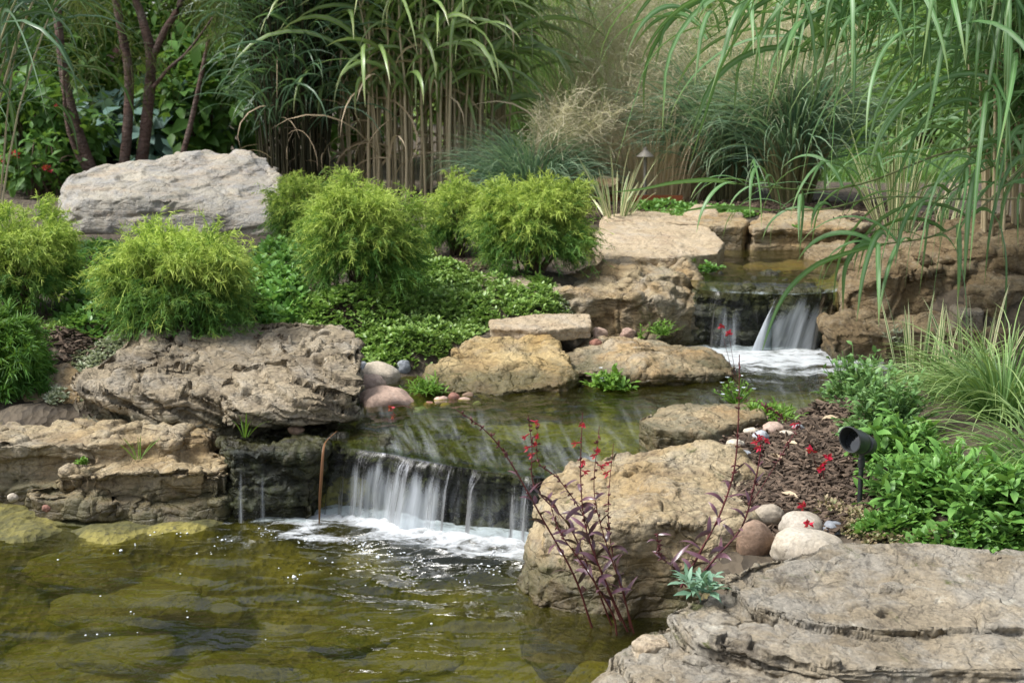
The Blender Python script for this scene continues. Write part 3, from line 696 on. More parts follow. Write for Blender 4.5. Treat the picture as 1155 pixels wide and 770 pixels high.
def polyline(P, n):
    d = np.concatenate([[0], np.cumsum(np.linalg.norm(np.diff(P, axis=0), axis=1))]); t = np.linspace(0, d[-1], n)
    return np.stack([np.interp(t, d, P[:, k]) for k in range(3)], 1), t
def dist_poly(x, y, P):
    d = np.full(len(x), 9.0)
    for q in P: d = np.minimum(d, np.hypot(x - q[0], y - q[1]))
    return d
# lower pool
nx, ny = 300, 260
gx, gy = np.meshgrid(np.linspace(-3.2, 1.2, nx), np.linspace(1.2, 4.5, ny), indexing='ij'); fx, fy = gx.ravel(), gy.ravel()
BASE, _ = polyline(np.array([XY(372, 4.28, 0), XY(417, 4.22, 0), XY(470, 4.15, 0), XY(505, 4.09, 0), XY(550, 4.03, 0), XY(590, 4.0, 0)]), 60)
d1 = dist_poly(fx, fy, BASE)
d2 = dist_poly(fx, fy, polyline(np.array([XY(395, 4.2, 0), XY(470, 4.08, 0), XY(540, 3.98, 0)]), 40)[0])
q_ = np.stack([fx, fy, 0 * fx], 1)
foam = .75 * np.exp(-(d1 / .08) ** 2) + .62 * np.exp(-(d1 / .26) ** 2) + .44 * np.exp(-(d2 / .42) ** 2)
foam = foam * (1 + .5 * fbm(q_ * (5, 9, 1), 4)) 
foam *= 1 - sstep(.0, .05, fy - np.interp(fx, LIP[:, 0], LIP[:, 1]) - .0)
foam += .42 * sstep(.25, .6, fbm(q_ * (4.5, 9, 1) + 3, 4)) * np.exp(-(d1 / .7) ** 2)
ring = .004 * np.sin(d1 * 42 + 3 * pn(q_ * 4)) * np.exp(-(d1 / .8) ** 2)
zz = ring + .007 * fbm(q_ * (3.2, 8, 1), 4) + .007 * np.exp(-(d1 / .11) ** 2) * (1 + 1.2 * fbm(q_ * 34, 3))
M_POOL = water_mat('water_pool', (.60, .60, .34), 0, .15, True, 4.5, .36)
pool = structure(build('water', np.stack([fx, fy, zz], 1), grid_faces(nx, ny), M_POOL, attrs=dict(foam=np.clip(foam, 0, 1.3))), 'clear olive-green water of the lower pool with foam below the fall')
# middle stream
nu, nv = 220, 170
FR, du = polyline(np.vstack([LIP, XY(720, 4.1, .18), XY(840, 4.4, .19), XY(1010, 4.8, .2)]), nu)
BK, _ = polyline(np.array([XY(372, 4.85, .225), XY(430, 5.3, .225), XY(560, 5.6, .225), XY(700, 5.9, .225), XY(860, 6.05, .225), XY(1010, 6.0, .225)]), nu)
tt = np.linspace(0, 1, nv) ** 1.4
S = FR[:, None] * (1 - tt)[None, :, None] + BK[:, None] * tt[None, :, None]
L_ = np.linalg.norm(BK - FR, axis=1)[:, None] * tt[None]
zl = FR[:, None, 2]; S[..., 2] = zl + (.228 - zl) * sstep(0, .6, L_)
Sv = S.reshape(-1, 3); q_ = Sv * (1, 1, 0)
uvs = np.stack([np.broadcast_to(du[:, None], L_.shape), L_], -1).reshape(-1, 2)
BASE2, _ = polyline(np.array([XY(830, 5.78, .2), XY(870, 5.74, .2), XY(925, 5.74, .2)]), 40)
d1 = dist_poly(Sv[:, 0], Sv[:, 1], BASE2); d2 = dist_poly(Sv[:, 0], Sv[:, 1], polyline(np.array([XY(850, 5.6, .2), XY(930, 5.5, .2)]), 30)[0])
foam = .9 * np.exp(-(d1 / .16) ** 2) + .70 * np.exp(-(d2 / .30) ** 2) + .36 * np.exp(-(d2 / .7) ** 2)
foam = foam * (1 + .4 * fbm(q_ * (6, 10, 1), 3))
lx = L_.ravel()
fast = (1 - sstep(.10, .8, lx)) * sstep(-.35, .1, pn(q_ * 3) + .2) * sstep(0, .25, uvs[:, 0])
fast = fast * (.25 + .75 * sstep(.01, .10, lx))
Sv[:, 2] += .006 * fbm(np.stack([uvs[:, 0] * 14, uvs[:, 1] * 4, 0 * lx], 1), 3) * sstep(0, .05, lx) + .004 * pn(q_ * 12) * sstep(0.02, .1, lx)
M_STREAM = water_mat('water_stream', (.76, .82, .42), .34, .08, True, 7.0, .35, .06)
structure(build('water', Sv, grid_faces(nu, nv), M_STREAM, attrs=dict(foam=np.clip(foam, 0, 1.3), fast=fast), uv=uvs), 'fast shallow water of the middle stream sliding to the lip')
# top pool
nu, nv = 120, 110
FR, du = polyline(LIP2, nu)
BK, _ = polyline(np.array([XY(742, 7.75, .465), XY(1010, 7.75, .465)]), nu)
tt = np.linspace(0, 1, nv) ** 1.3
S = FR[:, None] * (1 - tt)[None, :, None] + BK[:, None] * tt[None, :, None]; L_ = np.linalg.norm(BK - FR, axis=1)[:, None] * tt[None]
Sv = S.reshape(-1, 3); Sv[:, 2] = np.where(L_.ravel() < .25, Sv[:, 2], .465) + .002 * pn(Sv * 9)
uvs = np.stack([np.broadcast_to(du[:, None], L_.shape), L_], -1).reshape(-1, 2)
M_TOP = water_mat('water_top', (.78, .76, .48), .55, .12, True, 9.0, .18, .04)
structure(build('water', Sv, grid_faces(nu, nv), M_TOP, attrs=dict(foam=0 * L_.ravel(), fast=(1 - sstep(.02, .22, L_.ravel()))), uv=uvs), 'still brown water of the top pool')

def fall_mat(name):
    t = NT(name); uv = t.node('UVMap', uv_map='flow').outputs[0]
    s1 = t.noise(t.mapping(uv, (12, 1.6, 1)), 1.0, 5, .62, .7); s2 = t.noise(t.mapping(uv, (62, 2.0, 1)), 1.0, 3, .6, .4)
    d = t.attr('dens')
    st = t.math('MULTIPLY_ADD', s2, .42, t.math('MULTIPLY', s1, .75))
    a = t.ss(t.math('ADD', st, t.math('MULTIPLY_ADD', d, .58, -.58)), .28, 1.0)
    a = t.math('MULTIPLY', a, t.ss(d, .0, .3))
    b = t.bump(st, .7, .012)
    tr = t.node('BsdfTransparent', {'Color': (.86, .9, .9)}); gl = t.node('BsdfGlossy', {'Color': (.45, .45, .45), 'Roughness': .3, 'Normal': b}); fr = t.node('Fresnel', {'IOR': 1.33, 'Normal': b})
    m = t.node('MixShader', {0: t.math('MULTIPLY', fr, t.ss(d, .02, .25)), 1: tr.outputs[0], 2: gl.outputs[0]})
    dif = t.node('BsdfDiffuse', {'Color': (.78, .83, .88)}); trl = t.node('BsdfTranslucent', {'Color': (.78, .83, .88)})
    wh = t.node('MixShader', {0: .45, 1: dif.outputs[0], 2: trl.outputs[0]})
    return t.done(t.node('MixShader', {0: t.math('MULTIPLY', a, .9), 1: m.outputs[0], 2: wh.outputs[0]}))
M_FALL = fall_mat('water_fall')
def fall(lip, z0, out, dens, label, slant=0.0, n=240, K=48, seed=0, back=.05, name='waterfall'):
    Pl, u = polyline(lip, n)
    tg = np.gradient(Pl, axis=0); nr = unit(np.stack([tg[:, 1], -tg[:, 0], 0 * u], 1)); nr = np.where(nr[:, 1:2] > 0, -nr, nr)
    s = np.linspace(-.25, 1, K)
    sp_ = np.clip(s, 0, 1)
    jit = 1 + .55 * pn(np.stack([u * 10, 0 * u + seed, 0 * u], 1)) + .22 * pn(np.stack([u * 31, 0 * u + seed, 0 * u], 1))
    drop = (Pl[:, 2] - z0)[:, None] * sp_[None] ** 1.75
    fwd = out * jit[:, None] * sp_[None] ** .8 + np.where(s < 0, s * 4 * back, 0)[None]
    V = Pl[:, None] + nr[:, None] * fwd[..., None]; V[..., 2] -= drop; V[..., 2] += .004; V[..., 0] += slant * sstep(.5, .62, u / u[-1])[:, None] * sp_[None] ** 1.1 * (1.25 - u / u[-1])[:, None] * 2
    dn = np.interp(u / u[-1], *zip(*dens))[:, None] * (.10 * sstep(-.1, .1, s)[None] + .80 * sstep(0, .55, s[None] - .28 * (.5 + pn(np.stack([u * 16, 0 * u + seed + 8, 0 * u], 1)) + .6 * pn(np.stack([u * 45, 0 * u + seed + 8, 0 * u], 1)))[:, None]))
    wob = 1 + .35 * pn(np.stack([u * 9, 0 * u + seed + 4, 0 * u], 1))
    fan = u[:, None] + .05 * sp_[None] ** 1.2 * pn(np.stack([u * 5, 0 * u + seed + 2, 0 * u], 1))[:, None] + .012 * pn(np.stack([np.broadcast_to(u[:, None] * 14, (n, K)), np.broadcast_to(s[None] * 2.5, (n, K)), np.full((n, K), seed + .5)], -1).reshape(-1, 3)).reshape(n, K)
    uvs = np.stack([fan, np.broadcast_to(np.cumsum(np.r_[0, np.diff(s)])[None] * .3, dn.shape)], -1).reshape(-1, 2)
    return structure(build(name, V.reshape(-1, 3), grid_faces(n, K), M_FALL, attrs=dict(dens=np.clip(dn * wob[:, None], 0, 1.6).ravel()), uv=uvs), label)
fall(LIP, -.005, .075, [(0, .15), (.1, .35), (.16, .85), (.24, 1.2), (.33, 1.05), (.44, 1.3), (.51, 1.0), (.56, .6), (.63, .62), (.8, .75), (1, .6)], 'silky main waterfall curtain falling into the lower pool')
fall(LIP2, .215, .07, [(0, .2), (.10, .4), (.2, .8), (.28, 1.15), (.34, .3), (.45, .12), (.52, .55), (.6, 1.3), (.7, 1.05), (.78, 1.35), (.87, 1.15), (.93, .55), (1, .1)], 'small white waterfall dropping from the top pool', -.12, seed=9, n=150)
fall(np.array([XY(255, 4.2, .215), XY(290, 4.185, .215), XY(345, 4.18, .213)]), -.005, .03, [(0, .05), (.12, .12), (.2, 1.25), (.27, .12), (.42, .22), (.47, 1.0), (.53, .12), (1, .02)], 'two thin trickles over the wet ledge block', seed=3, n=120, back=.03)
# floating bubbles of foam on the lower pool: nobody could count them
g = Geo(); rg = np.random.default_rng(11)
BV = IV[:42]; b2 = bmesh.new(); bmesh.ops.create_icosphere(b2, subdivisions=2, radius=1); BV = np.array([v.co[:] for v in b2.verts]); BF = np.array([[v.index for v in f.verts] for f in b2.faces]); b2.free()
BF = np.concatenate([BF, BF[:, 2:]], 1)
tri = []; vs = []; n0 = 0
cl = [(405, 612, 22), (415, 618, 18), (545, 640, 20), (330, 650, 10), (345, 608, 16), (300, 600, 14), (210, 600, 12), (180, 602, 8), (230, 622, 7), (125, 620, 4), (520, 655, 12), (480, 632, 20), (440, 625, 18), (560, 625, 20), (135, 590, 5), (100, 715, 3), (260, 608, 8), (370, 640, 9)]
for cx_, cy_, m_ in cl:
    for _ in range(int(m_ * .7)):
        p_ = G(cx_ + rg.normal(0, 9), cy_ + rg.normal(0, 3), .002); r_ = rg.uniform(.0011, .0032) * (1 if rg.random() > .1 else 2.0)
        vs.append(BV * (r_, r_, r_ * .7) + p_); tri.append(BF[:, :3] + n0); n0 += len(BV)
for _ in range(30):
    p_ = G(rg.uniform(0, 580), rg.uniform(590, 735), .002); r_ = rg.uniform(.0015, .0035)
    vs.append(BV * (r_, r_, r_ * .7) + p_); tri.append(BF[:, :3] + n0); n0 += len(BV)
t = NT('foam_bubble'); p = t.node('BsdfPrincipled', {'Base Color': (.8, .84, .86), 'Roughness': .25, 'Transmission Weight': .2}); 
fo = build('foam', np.concatenate(vs), np.concatenate(tri), t.done(p))
tag(fo, 'small white foam bubbles drifting on the lower pool', None, None, 'stuff')

# ================================================================== PLANTS: materials
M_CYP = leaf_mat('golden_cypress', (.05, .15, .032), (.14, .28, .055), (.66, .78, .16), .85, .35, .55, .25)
M_TWIG = plain_mat('twig_bark', (.10, .065, .04), .85)
M_COVER = leaf_mat('ground_cover_leaf', (.07, .18, .035), (.19, .34, .075), (.30, .44, .11), 1.0, .25, .42, .4)
M_SEDUM = leaf_mat('pale_sedum_leaf', (.14, .22, .12), (.34, .40, .24), (.45, .46, .33), 1.0, .2, .5, .3)
M_PINKSED = leaf_mat('pink_sedum_leaf', (.28, .14, .11), (.16, .30, .10), (.34, .26, .16), 1.0, .2, .5, .3)
M_GREEN = leaf_mat('fresh_green_leaf', (.045, .15, .03), (.13, .29, .055), (.18, .36, .08), 1.0, .3, .42, .4)
M_GREEN2 = leaf_mat('blue_fresh_leaf', (.05, .14, .045), (.13, .27, .08), (.19, .33, .11), 1.0, .3, .45, .35)
M_BRIGHT = leaf_mat('bright_weed_leaf', (.10, .22, .03), (.19, .34, .05), None, 1, .3, .45, .35)
M_SEAGREEN = leaf_mat('sea_green_leaf', (.14, .27, .17), (.22, .36, .25), None, 1, .2, .5, .4)
def reed_mat(name, c0, c1, rib, tipc, spec=.5, rough=.34, trans=.3):
    t = NT(name); r = t.attr('rnd')
    c = t.mix(t.math('MINIMUM', r, 1.0), c0, c1)
    c = t.mix(t.math('MULTIPLY', t.ss(t.attr('tip'), .72, 1.0), .6), c, tipc)
    c = t.mix(t.math('MULTIPLY', t.ss(r, 1.75, 2.25), .8), c, rib)
    p = t.node('BsdfPrincipled', {'Base Color': c, 'Roughness': rough, 'Specular IOR Level': spec})
    tr = t.node('BsdfTranslucent', {'Color': t.mix(.4, c, (.22, .36, .03))})
    return t.done(t.node('MixShader', {0: trans, 1: p.outputs[0], 2: tr.outputs[0]}))
M_REED = reed_mat('giant_grass_leaf', (.045, .135, .045), (.11, .235, .075), (.22, .36, .18), (.28, .32, .10), .42, .46)
M_REEDBG = reed_mat('tall_grass_leaf', (.11, .22, .06), (.27, .40, .12), (.34, .42, .24), (.34, .29, .13), .5)
M_DARKGR = reed_mat('dark_grass_leaf', (.03, .085, .038), (.08, .17, .075), (.20, .28, .20), (.10, .12, .05), .45)
M_CANE = leaf_mat('cane', (.42, .34, .21), (.56, .47, .31), (.11, .17, .045), 1.0, .0, .5, .3, 1.0, .45)
M_DEADC = leaf_mat('dead_stem', (.16, .10, .06), (.30, .20, .115), None, 1, .05, .7, .2)
M_SHADESTEM = leaf_mat('shaded_stem', (.030, .032, .018), (.075, .065, .035), None, 1, .05, .7, .2)  # dead stem darkened; shade inside the clump put into the colour
M_CULM = leaf_mat('fountain_culm', (.16, .18, .08), (.36, .30, .17), None, 1, .1, .6, .2)
M_STRAW = leaf_mat('straw', (.48, .37, .24), (.64, .52, .36), None, 1, .2, .6, .2)
M_PLUME = leaf_mat('grass_panicle', (.55, .50, .31), (.68, .61, .42), (.66, .60, .42), 1, .35, .6, .2)
M_FINE = leaf_mat('fine_grass_leaf', (.10, .22, .14), (.23, .38, .25), (.26, .34, .20), 3.5, .3, .45, .35)
M_SEDGE = leaf_mat('sedge_leaf', (.06, .16, .04), (.19, .33, .10), (.30, .40, .14), 2.2, .3, .45, .35)
M_SHRUB1 = leaf_mat('dark_shrub_leaf', (.05, .13, .025), (.12, .25, .05), None, 1, .35, .5, .3)
M_SHRUB2 = leaf_mat('mid_shrub_leaf', (.10, .22, .04), (.22, .37, .08), None, 1, .4, .5, .3)
M_SHRUB3 = leaf_mat('light_tree_leaf', (.24, .36, .09), (.42, .54, .17), None, 1, .45, .5, .3)
M_BLUE = leaf_mat('blue_green_leaf', (.11, .20, .17), (.18, .29, .25), None, 1, .25, .5, .3)
M_PINE = leaf_mat('feathery_leaf', (.06, .085, .025), (.12, .14, .045), None, 1, .3, .55, .2)
M_BARK = rock_mat('red_brown_bark', (.16, .10, .08), (.12, .072, .055), (.22, .175, .15), (.04, .025, .02), .3, .5, lichen=.1, strata=.6)
M_PURPLE = leaf_mat('purple_leaf', (.045, .016, .026), (.10, .035, .055), (.13, .06, .08), 1, .1, .32, .7)
M_PSTEM = leaf_mat('purple_stem', (.075, .016, .018), (.12, .03, .028), None, 1, 0, .45, .4)
M_RED = leaf_mat('red_petal', (.40, .008, .045), (.58, .015, .06), None, 1, .3, .5, .3)
M_PINKF = leaf_mat('pink_petal', (.50, .22, .34), (.62, .34, .44), None, 1, .3, .5, .3)
M_WHITEF = leaf_mat('pale_blue_petal', (.60, .66, .78), (.75, .78, .82), None, 1, .3, .5, .3)
M_YELLOWF = leaf_mat('yellow_petal', (.65, .50, .03), (.7, .58, .05), None, 1, .2, .5, .3)
t = NT('variegated_blade'); r_ = t.attr('rnd')
c_ = t.mix(t.math('MINIMUM', r_, 1.0), (.62, .60, .30), (.72, .70, .42)); c_ = t.mix(t.ss(r_, 1.35, 1.75), c_, (.11, .21, .06))
p_ = t.node('BsdfPrincipled', {'Base Color': c_, 'Roughness': .4, 'Specular IOR Level': .4}); tr_ = t.node('BsdfTranslucent', {'Color': c_})
M_VARIEG = t.done(t.node('MixShader', {0: .25, 1: p_.outputs[0], 2: tr_.outputs[0]}))

def mid(g, i):           # mark the midrib column of the piece just added by ribbons(fold>0)
    g.R[-1].reshape(-1, 3)[:, 1] += 2.0
def hemis(rg, n, zmin=-.1):
    z = rg.uniform(zmin, 1, n); a = rg.uniform(0, 2 * pi, n); r = np.sqrt(np.maximum(0, 1 - z * z))
    return np.stack([r * np.cos(a), r * np.sin(a), z], 1)

# ------------------------------------------------------------------ golden thread-leaf shrubs
def cypress(label, px, Y, rx, h, n=1500, seed=0, mat=None, name='golden_shrub', lift=0, group='golden thread-leaf shrubs on the bank', thr=.0034, slen=.048, cat='shrub', rich=1.0):
    rg = np.random.default_rng(seed + 300); b = on(px, Y); b[2] += lift
    root = empty(name, b, label, cat, group); mat = mat or M_CYP
    R = np.array((rx, rx * .95, h * .56)); c = np.array((0, 0, h * .42))
    npf = int(80 + 150 * rx); pd = hemis(rg, npf, -.6); pd = pd / ((np.abs(pd) ** 3.2).sum(1) ** (1 / 3.2))[:, None] * .95; pr = (1 + .42 * pn(pd * 1.7 + seed * 3.1) + .16 * pn(pd * 4.5 + seed)) * rg.uniform(.62, 1.0, npf); R = R * (1, 1, 1 + .0 * rx)
    k = rg.integers(0, npf, n); d = unit(pd[k] + rg.normal(0, .10, (n, 3)))
    cen = c + pd[k] * R * (pr[k] - .30)[:, None]
    dirn = unit(pd[k] * (1, 1, .8) + (0, 0, .5) + rg.normal(0, .50, (n, 3)))
    p0 = cen + rg.normal(0, .018, (n, 3)); p0[:, 2] = np.maximum(p0[:, 2], .02)
    Ln = rx * rg.uniform(.28, .56, n) * np.where(rg.random(n) < .06, 1.5, 1.0)
    K = 6; s = np.linspace(0, 1, K)
    P = p0[:, None] + dirn[:, None] * (Ln[:, None] * s)[..., None]; P[..., 2] -= Ln[:, None] * (.42 * s ** 2.2); P[..., 2] = np.maximum(P[..., 2], .012)
    side = unit(np.cross(dirn, rg.normal(size=(n, 3))))
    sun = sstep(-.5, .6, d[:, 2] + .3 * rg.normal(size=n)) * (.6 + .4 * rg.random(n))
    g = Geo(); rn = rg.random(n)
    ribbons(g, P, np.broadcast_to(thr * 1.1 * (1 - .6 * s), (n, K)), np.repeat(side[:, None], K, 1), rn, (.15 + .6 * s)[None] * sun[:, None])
    m = 21; k = 4; s2 = np.linspace(0, 1, k)
    ti = rg.uniform(.15, 1, (n, m)); idx = np.clip((ti * (K - 1)).astype(int), 0, K - 2); fr = ti * (K - 1) - idx
    Q = np.take_along_axis(P, idx[..., None].repeat(3, 2), 1) * (1 - fr)[..., None] + np.take_along_axis(P, (idx + 1)[..., None].repeat(3, 2), 1) * fr[..., None]
    td = unit(P[:, -1] - P[:, -3])
    dd = unit(td[:, None] * .7 + (0, 0, .12) + rg.normal(0, .62, (n, m, 3)))
    ll = slen * (.4 + .6 * rg.random((n, m))) * (1.1 - .5 * ti) * (rx / .3) ** .5
    PP = Q[:, :, None] + dd[:, :, None] * (ll[..., None] * s2)[..., None]; PP[..., 2] -= ll[..., None] * rg.uniform(-.1, .6, (n, m))[..., None] * s2 ** 2
    PP = PP.reshape(-1, k, 3); PP[..., 2] = np.maximum(PP[..., 2], .008); sd = unit(np.cross(dd.reshape(-1, 3), rg.normal(size=(n * m, 3))))
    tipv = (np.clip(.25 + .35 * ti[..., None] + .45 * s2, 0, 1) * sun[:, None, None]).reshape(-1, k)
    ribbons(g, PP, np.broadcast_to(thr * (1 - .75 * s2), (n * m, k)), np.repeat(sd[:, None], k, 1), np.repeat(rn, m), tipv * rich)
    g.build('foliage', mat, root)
    g = Geo(); q = 26; e = hemis(rg, q, .0) * R * .7 + c; s5 = np.linspace(0, 1, 5)
    P = (rg.normal(0, .02, (q, 3)) * (1, 1, 0))[:, None] * (1 - s5)[None, :, None] + e[:, None] * (s5 ** 1.0)[None, :, None]
    tubes(g, P, np.broadcast_to(.006 - .0045 * s5, (q, 5)), rg.random(q), s5, 5); g.build('stems', M_TWIG, root)
    return root
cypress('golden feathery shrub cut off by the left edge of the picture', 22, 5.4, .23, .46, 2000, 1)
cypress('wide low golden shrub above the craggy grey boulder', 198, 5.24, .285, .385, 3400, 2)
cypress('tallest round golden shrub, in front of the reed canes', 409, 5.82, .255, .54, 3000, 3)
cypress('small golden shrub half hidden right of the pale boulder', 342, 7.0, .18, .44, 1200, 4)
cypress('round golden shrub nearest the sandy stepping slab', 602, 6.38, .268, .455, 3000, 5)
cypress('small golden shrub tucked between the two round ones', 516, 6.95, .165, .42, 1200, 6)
M_DKFEA = leaf_mat('feathery_green_leaf', (.035, .11, .015), (.08, .20, .03), (.14, .28, .04), 1.0, .3, .5, .3)
cypress('deep green feathery plant at the left edge above the stepped block', 6, 4.75, .14, .31, 1100, 7, M_DKFEA, 'feathery_plant', 0, None, .006, .09, 'plant')

# ------------------------------------------------------------------ low leafy covers
def cover(name, label, spots, n, mat, leaf=.016, mound=.05, per=6, seed=0, cat='plant', kind='stuff', aspect=.6, group=None, up=.5, flowers=None, parent=None):
    """spots: (px, Y, rpx, rY). Little whorls of leaves standing on the ground."""
    rg = np.random.default_rng(seed + 50); A = np.array([s[2] * s[3] * s[1] for s in spots]); A = A / A.sum(); ks = rg.choice(len(spots), n, p=A)
    S = np.array(spots, float)[ks]; a = rg.uniform(0, 2 * pi, n); r = np.sqrt(rg.random(n))
    px = S[:, 0] + S[:, 2] * r * np.cos(a); Y = S[:, 1] + S[:, 3] * r * np.sin(a)
    x = (px - CX) / F_PX * (Y * CP + .85 * SP); z = H(x, Y)
    lum = mound * (1 - r ** 3) * (.65 + .6 * pn(np.stack([x * 7, Y * 7, 0 * x], 1))) * rg.uniform(.4, 1.05, n)
    B = np.stack([x, Y, z + np.maximum(lum, .004)], 1)
    aa = rg.uniform(0, 2 * pi, (n, per)); el = rg.normal(up, .35, (n, per))
    d = np.stack([np.cos(aa) * np.cos(el), np.sin(aa) * np.cos(el), np.sin(el)], -1).reshape(-1, 3)
    nn = unit(np.array((0, 0, 1.0)) + rg.normal(0, .25, (n * per, 3)))
    L = (leaf * rg.uniform(.6, 1.25, (n, 1)) * rg.uniform(.7, 1.2, (n, per))).reshape(-1)
    g = Geo(); pos = np.repeat(B, per, 0) + d * L[:, None] * .12
    leaves(g, pos, d, nn, L, L * aspect, np.clip(np.repeat(rg.random(n), per) * .7 + rg.random(n * per) * .3, 0, 1))
    o = g.build(name, mat, None, B.mean(0) * (1, 1, 0) + (0, 0, z.min()))
    tag(o, label, None if kind == 'stuff' else cat, group, kind if kind == 'stuff' else None)
    return o, B
cover('ground_cover', 'dense small-leaved green mat spreading under the round golden shrubs', [(400, 5.55, 80, .32), (470, 5.75, 80, .4), (440, 5.42, 70, .12), (540, 6.0, 75, .3), (600, 5.95, 40, .25), (350, 5.5, 40, .2), (480, 6.25, 50, .35)], 7500, M_COVER, .021, .10, 6, 1)
cover('ground_cover', 'leafy green cover in the gap between the wide and the tallest golden shrubs', [(285, 5.9, 55, .5), (320, 5.6, 30, .3), (315, 6.4, 30, .5), (100, 5.35, 40, .25)], 1500, M_GREEN, .034, .14, 5, 2, up=.6)
cover('ground_cover', 'pale variegated stonecrop trailing over the left bank', [(95, 4.85, 32, .18), (120, 4.98, 28, .1), (62, 4.7, 14, .1), (140, 5.0, 20, .06)], 900, M_SEDUM, .016, .05, 7, 3, aspect=.7)
cover('ground_cover', 'pink and green stonecrop beside the cream river stones', [(975, 3.52, 26, .10), (940, 3.62, 24, .08), (1010, 3.42, 30, .06), (1070, 3.36, 50, .05)], 620, M_PINKSED, .014, .035, 6, 4, aspect=.55)
cover('ground_cover', 'bluish low cover at the far end of the ground-cover mat', [(640, 5.95, 18, .15), (655, 6.05, 14, .1)], 260, M_SEDUM, .016, .05, 6, 5)
cover('ground_cover', 'low green cover behind the sandy slab under the fountain grass', [(800, 8.2, 55, .2), (745, 8.4, 40, .2)], 700, M_GREEN, .03, .06, 5, 6)
cover('ground_cover', 'small greens at the foot of the golden shrubs on the left', [(40, 5.2, 50, .12), (290, 5.3, 50, .1)], 500, M_COVER, .018, .04, 6, 7)

def clump(name, label, px, Y, r, h, n, leaf, mat, seed=0, aspect=.42, per=7, z=None, group=None, cat='plant', flower=None, nfl=0, stem_mat=None):
    """one leafy plant: stems from its base, each with a tuft of leaves"""
    rg = np.random.default_rng(seed + 900); b = on(px, Y)
    if z is not None: b = XY(px, Y, z)
    root = empty(name, b, label, cat, group)
    d = hemis(rg, n, .05); e = d * (r, r, h) * rg.uniform(.45, 1.0, n)[:, None]
    s = np.linspace(0, 1, 4); P = (d * (r * .15, r * .15, 0))[:, None] * (1 - s)[None, :, None] + e[:, None] * np.stack([s, s, s ** .8], -1)[None]
    g = Geo(); tubes(g, P, np.broadcast_to(.0022 - .0012 * s, (n, 4)), rg.random(n), s, 4); g.build('stems', stem_mat or mat, root)
    aa = rg.uniform(0, 2 * pi, (n, per)); el = rg.normal(.35, .4, (n, per)); dd = np.stack([np.cos(aa) * np.cos(el), np.sin(aa) * np.cos(el), np.sin(el)], -1)
    dd = unit(dd + d[:, None] * .5).reshape(-1, 3); fr = rg.uniform(.55, 1, (n, per))
    pos = (e[:, None] * fr[..., None]).reshape(-1, 3); L = leaf * rg.uniform(.35, 1.3, n * per)
    g = Geo(); leaves(g, pos, dd, unit(np.array((0, 0, 1.)) + rg.normal(0, .3, (n * per, 3))), L, L * aspect, np.clip(np.repeat(rg.random(n), per) * .6 + .4 * rg.random(n * per), 0, 1), curl=.25)
    g.build('leaves', mat, root)
    if flower:
        for i in range(nfl):
            k = rg.integers(n); g = Geo(); a = np.arange(6) * pi / 3
            q = np.tile(e[k] * 1.08, (6, 1)); leaves(g, q, np.stack([np.cos(a), np.sin(a), 0 * a + .4], 1), np.tile((0, 0, 1.), (6, 1)), .009, .006, rg.random(6)); g.build('flower', flower, root)
    return root
clump('leafy_perennial', 'bushy bright green leafy plant in the mulch right of the spotlight', 1060, 3.62, .25, .17, 210, .042, M_GREEN, 1, .42, 8)
clump('leafy_perennial', 'darker leafy plant behind the spotlight, below the sedge', 1000, 4.25, .20, .24, 200, .032, M_GREEN2, 2, .45, 8)
clump('leafy_perennial', 'tall leafy green plant beside the middle stream under the striped blades', 965, 4.85, .17, .22, 160, .028, M_GREEN2, 3, .5, 7)
clump('leafy_perennial', 'green leafy plant cut by the right edge above the layered ledge', 1150, 3.50, .24, .15, 150, .045, M_GREEN, 4, .5, 8)
clump('leafy_perennial', 'low green leaves spreading behind the spotlight stake', 1020, 3.95, .16, .15, 80, .045, M_GREEN, 12, .45, 8)
cover('ground_cover', 'low green leaves between the leafy plants and the layered ledge', [(1120, 3.36, 90, .08), (1010, 3.47, 40, .06)], 420, M_GREEN, .028, .06, 6, 15)
cover('ground_cover', 'green cover between the wide golden shrub and the pale boulder', [(110, 6.4, 70, .7), (200, 6.3, 80, .5)], 1300, M_GREEN, .034, .08, 5, 16)
clump('water_weed', 'bright green weed with pale flowers against the low brown slab', 688, 5.06, .105, .09, 60, .028, M_BRIGHT, 5, .5, 6, .225, None, 'weed', M_WHITEF, 5)
clump('water_weed', 'fine grassy weed among the pebbles beside the pink stone', 482, 4.98, .09, .06, 60, .035, M_BRIGHT, 6, .16, 6, .23, None, 'weed')
clump('water_weed', 'low bright green weed fringing the mulch right of the streamside block', 868, 4.55, .15, .06, 110, .03, M_BRIGHT, 7, .25, 6, .235, None, 'weed')
clump('water_weed', 'airy weed with tiny pale blue flowers behind the streamside block', 832, 4.85, .10, .12, 40, .018, M_BRIGHT, 8, .3, 6, .22, None, 'weed', M_WHITEF, 14)
clump('blue_green_rosette', 'sea-green rosette growing on the layered ledge', 790, 2.98, .055, .04, 22, .045, M_SEAGREEN, 9, .26, 4, .215, None, 'plant')
clump('small_weed', 'tiny weed on the front face of the stepped left block', 94, 4.22, .022, .02, 10, .018, M_BRIGHT, 10, .5, 5, .17, None, 'weed')
clump('small_weed', 'tiny sprout on the lower layers of the front ledge', 836, 2.74, .02, .04, 7, .022, M_BRIGHT, 11, .35, 4, .15, None, 'weed')
clump('small_weed', 'green sprouts at the bottom edge of the front ledge', 1035, 2.5, .045, .03, 14, .022, M_BRIGHT, 13, .4, 5, .11, None, 'weed')
clump('small_weed', 'small green sprig on the low brown slab', 722, 5.35, .02, .06, 8, .02, M_BRIGHT, 14, .4, 4, .36, None, 'weed')
clump('small_weed', 'yellow-green weed below the fissured boulder', 748, 5.8, .09, .07, 40, .025, M_BRIGHT, 15, .2, 5, .3, None, 'weed')
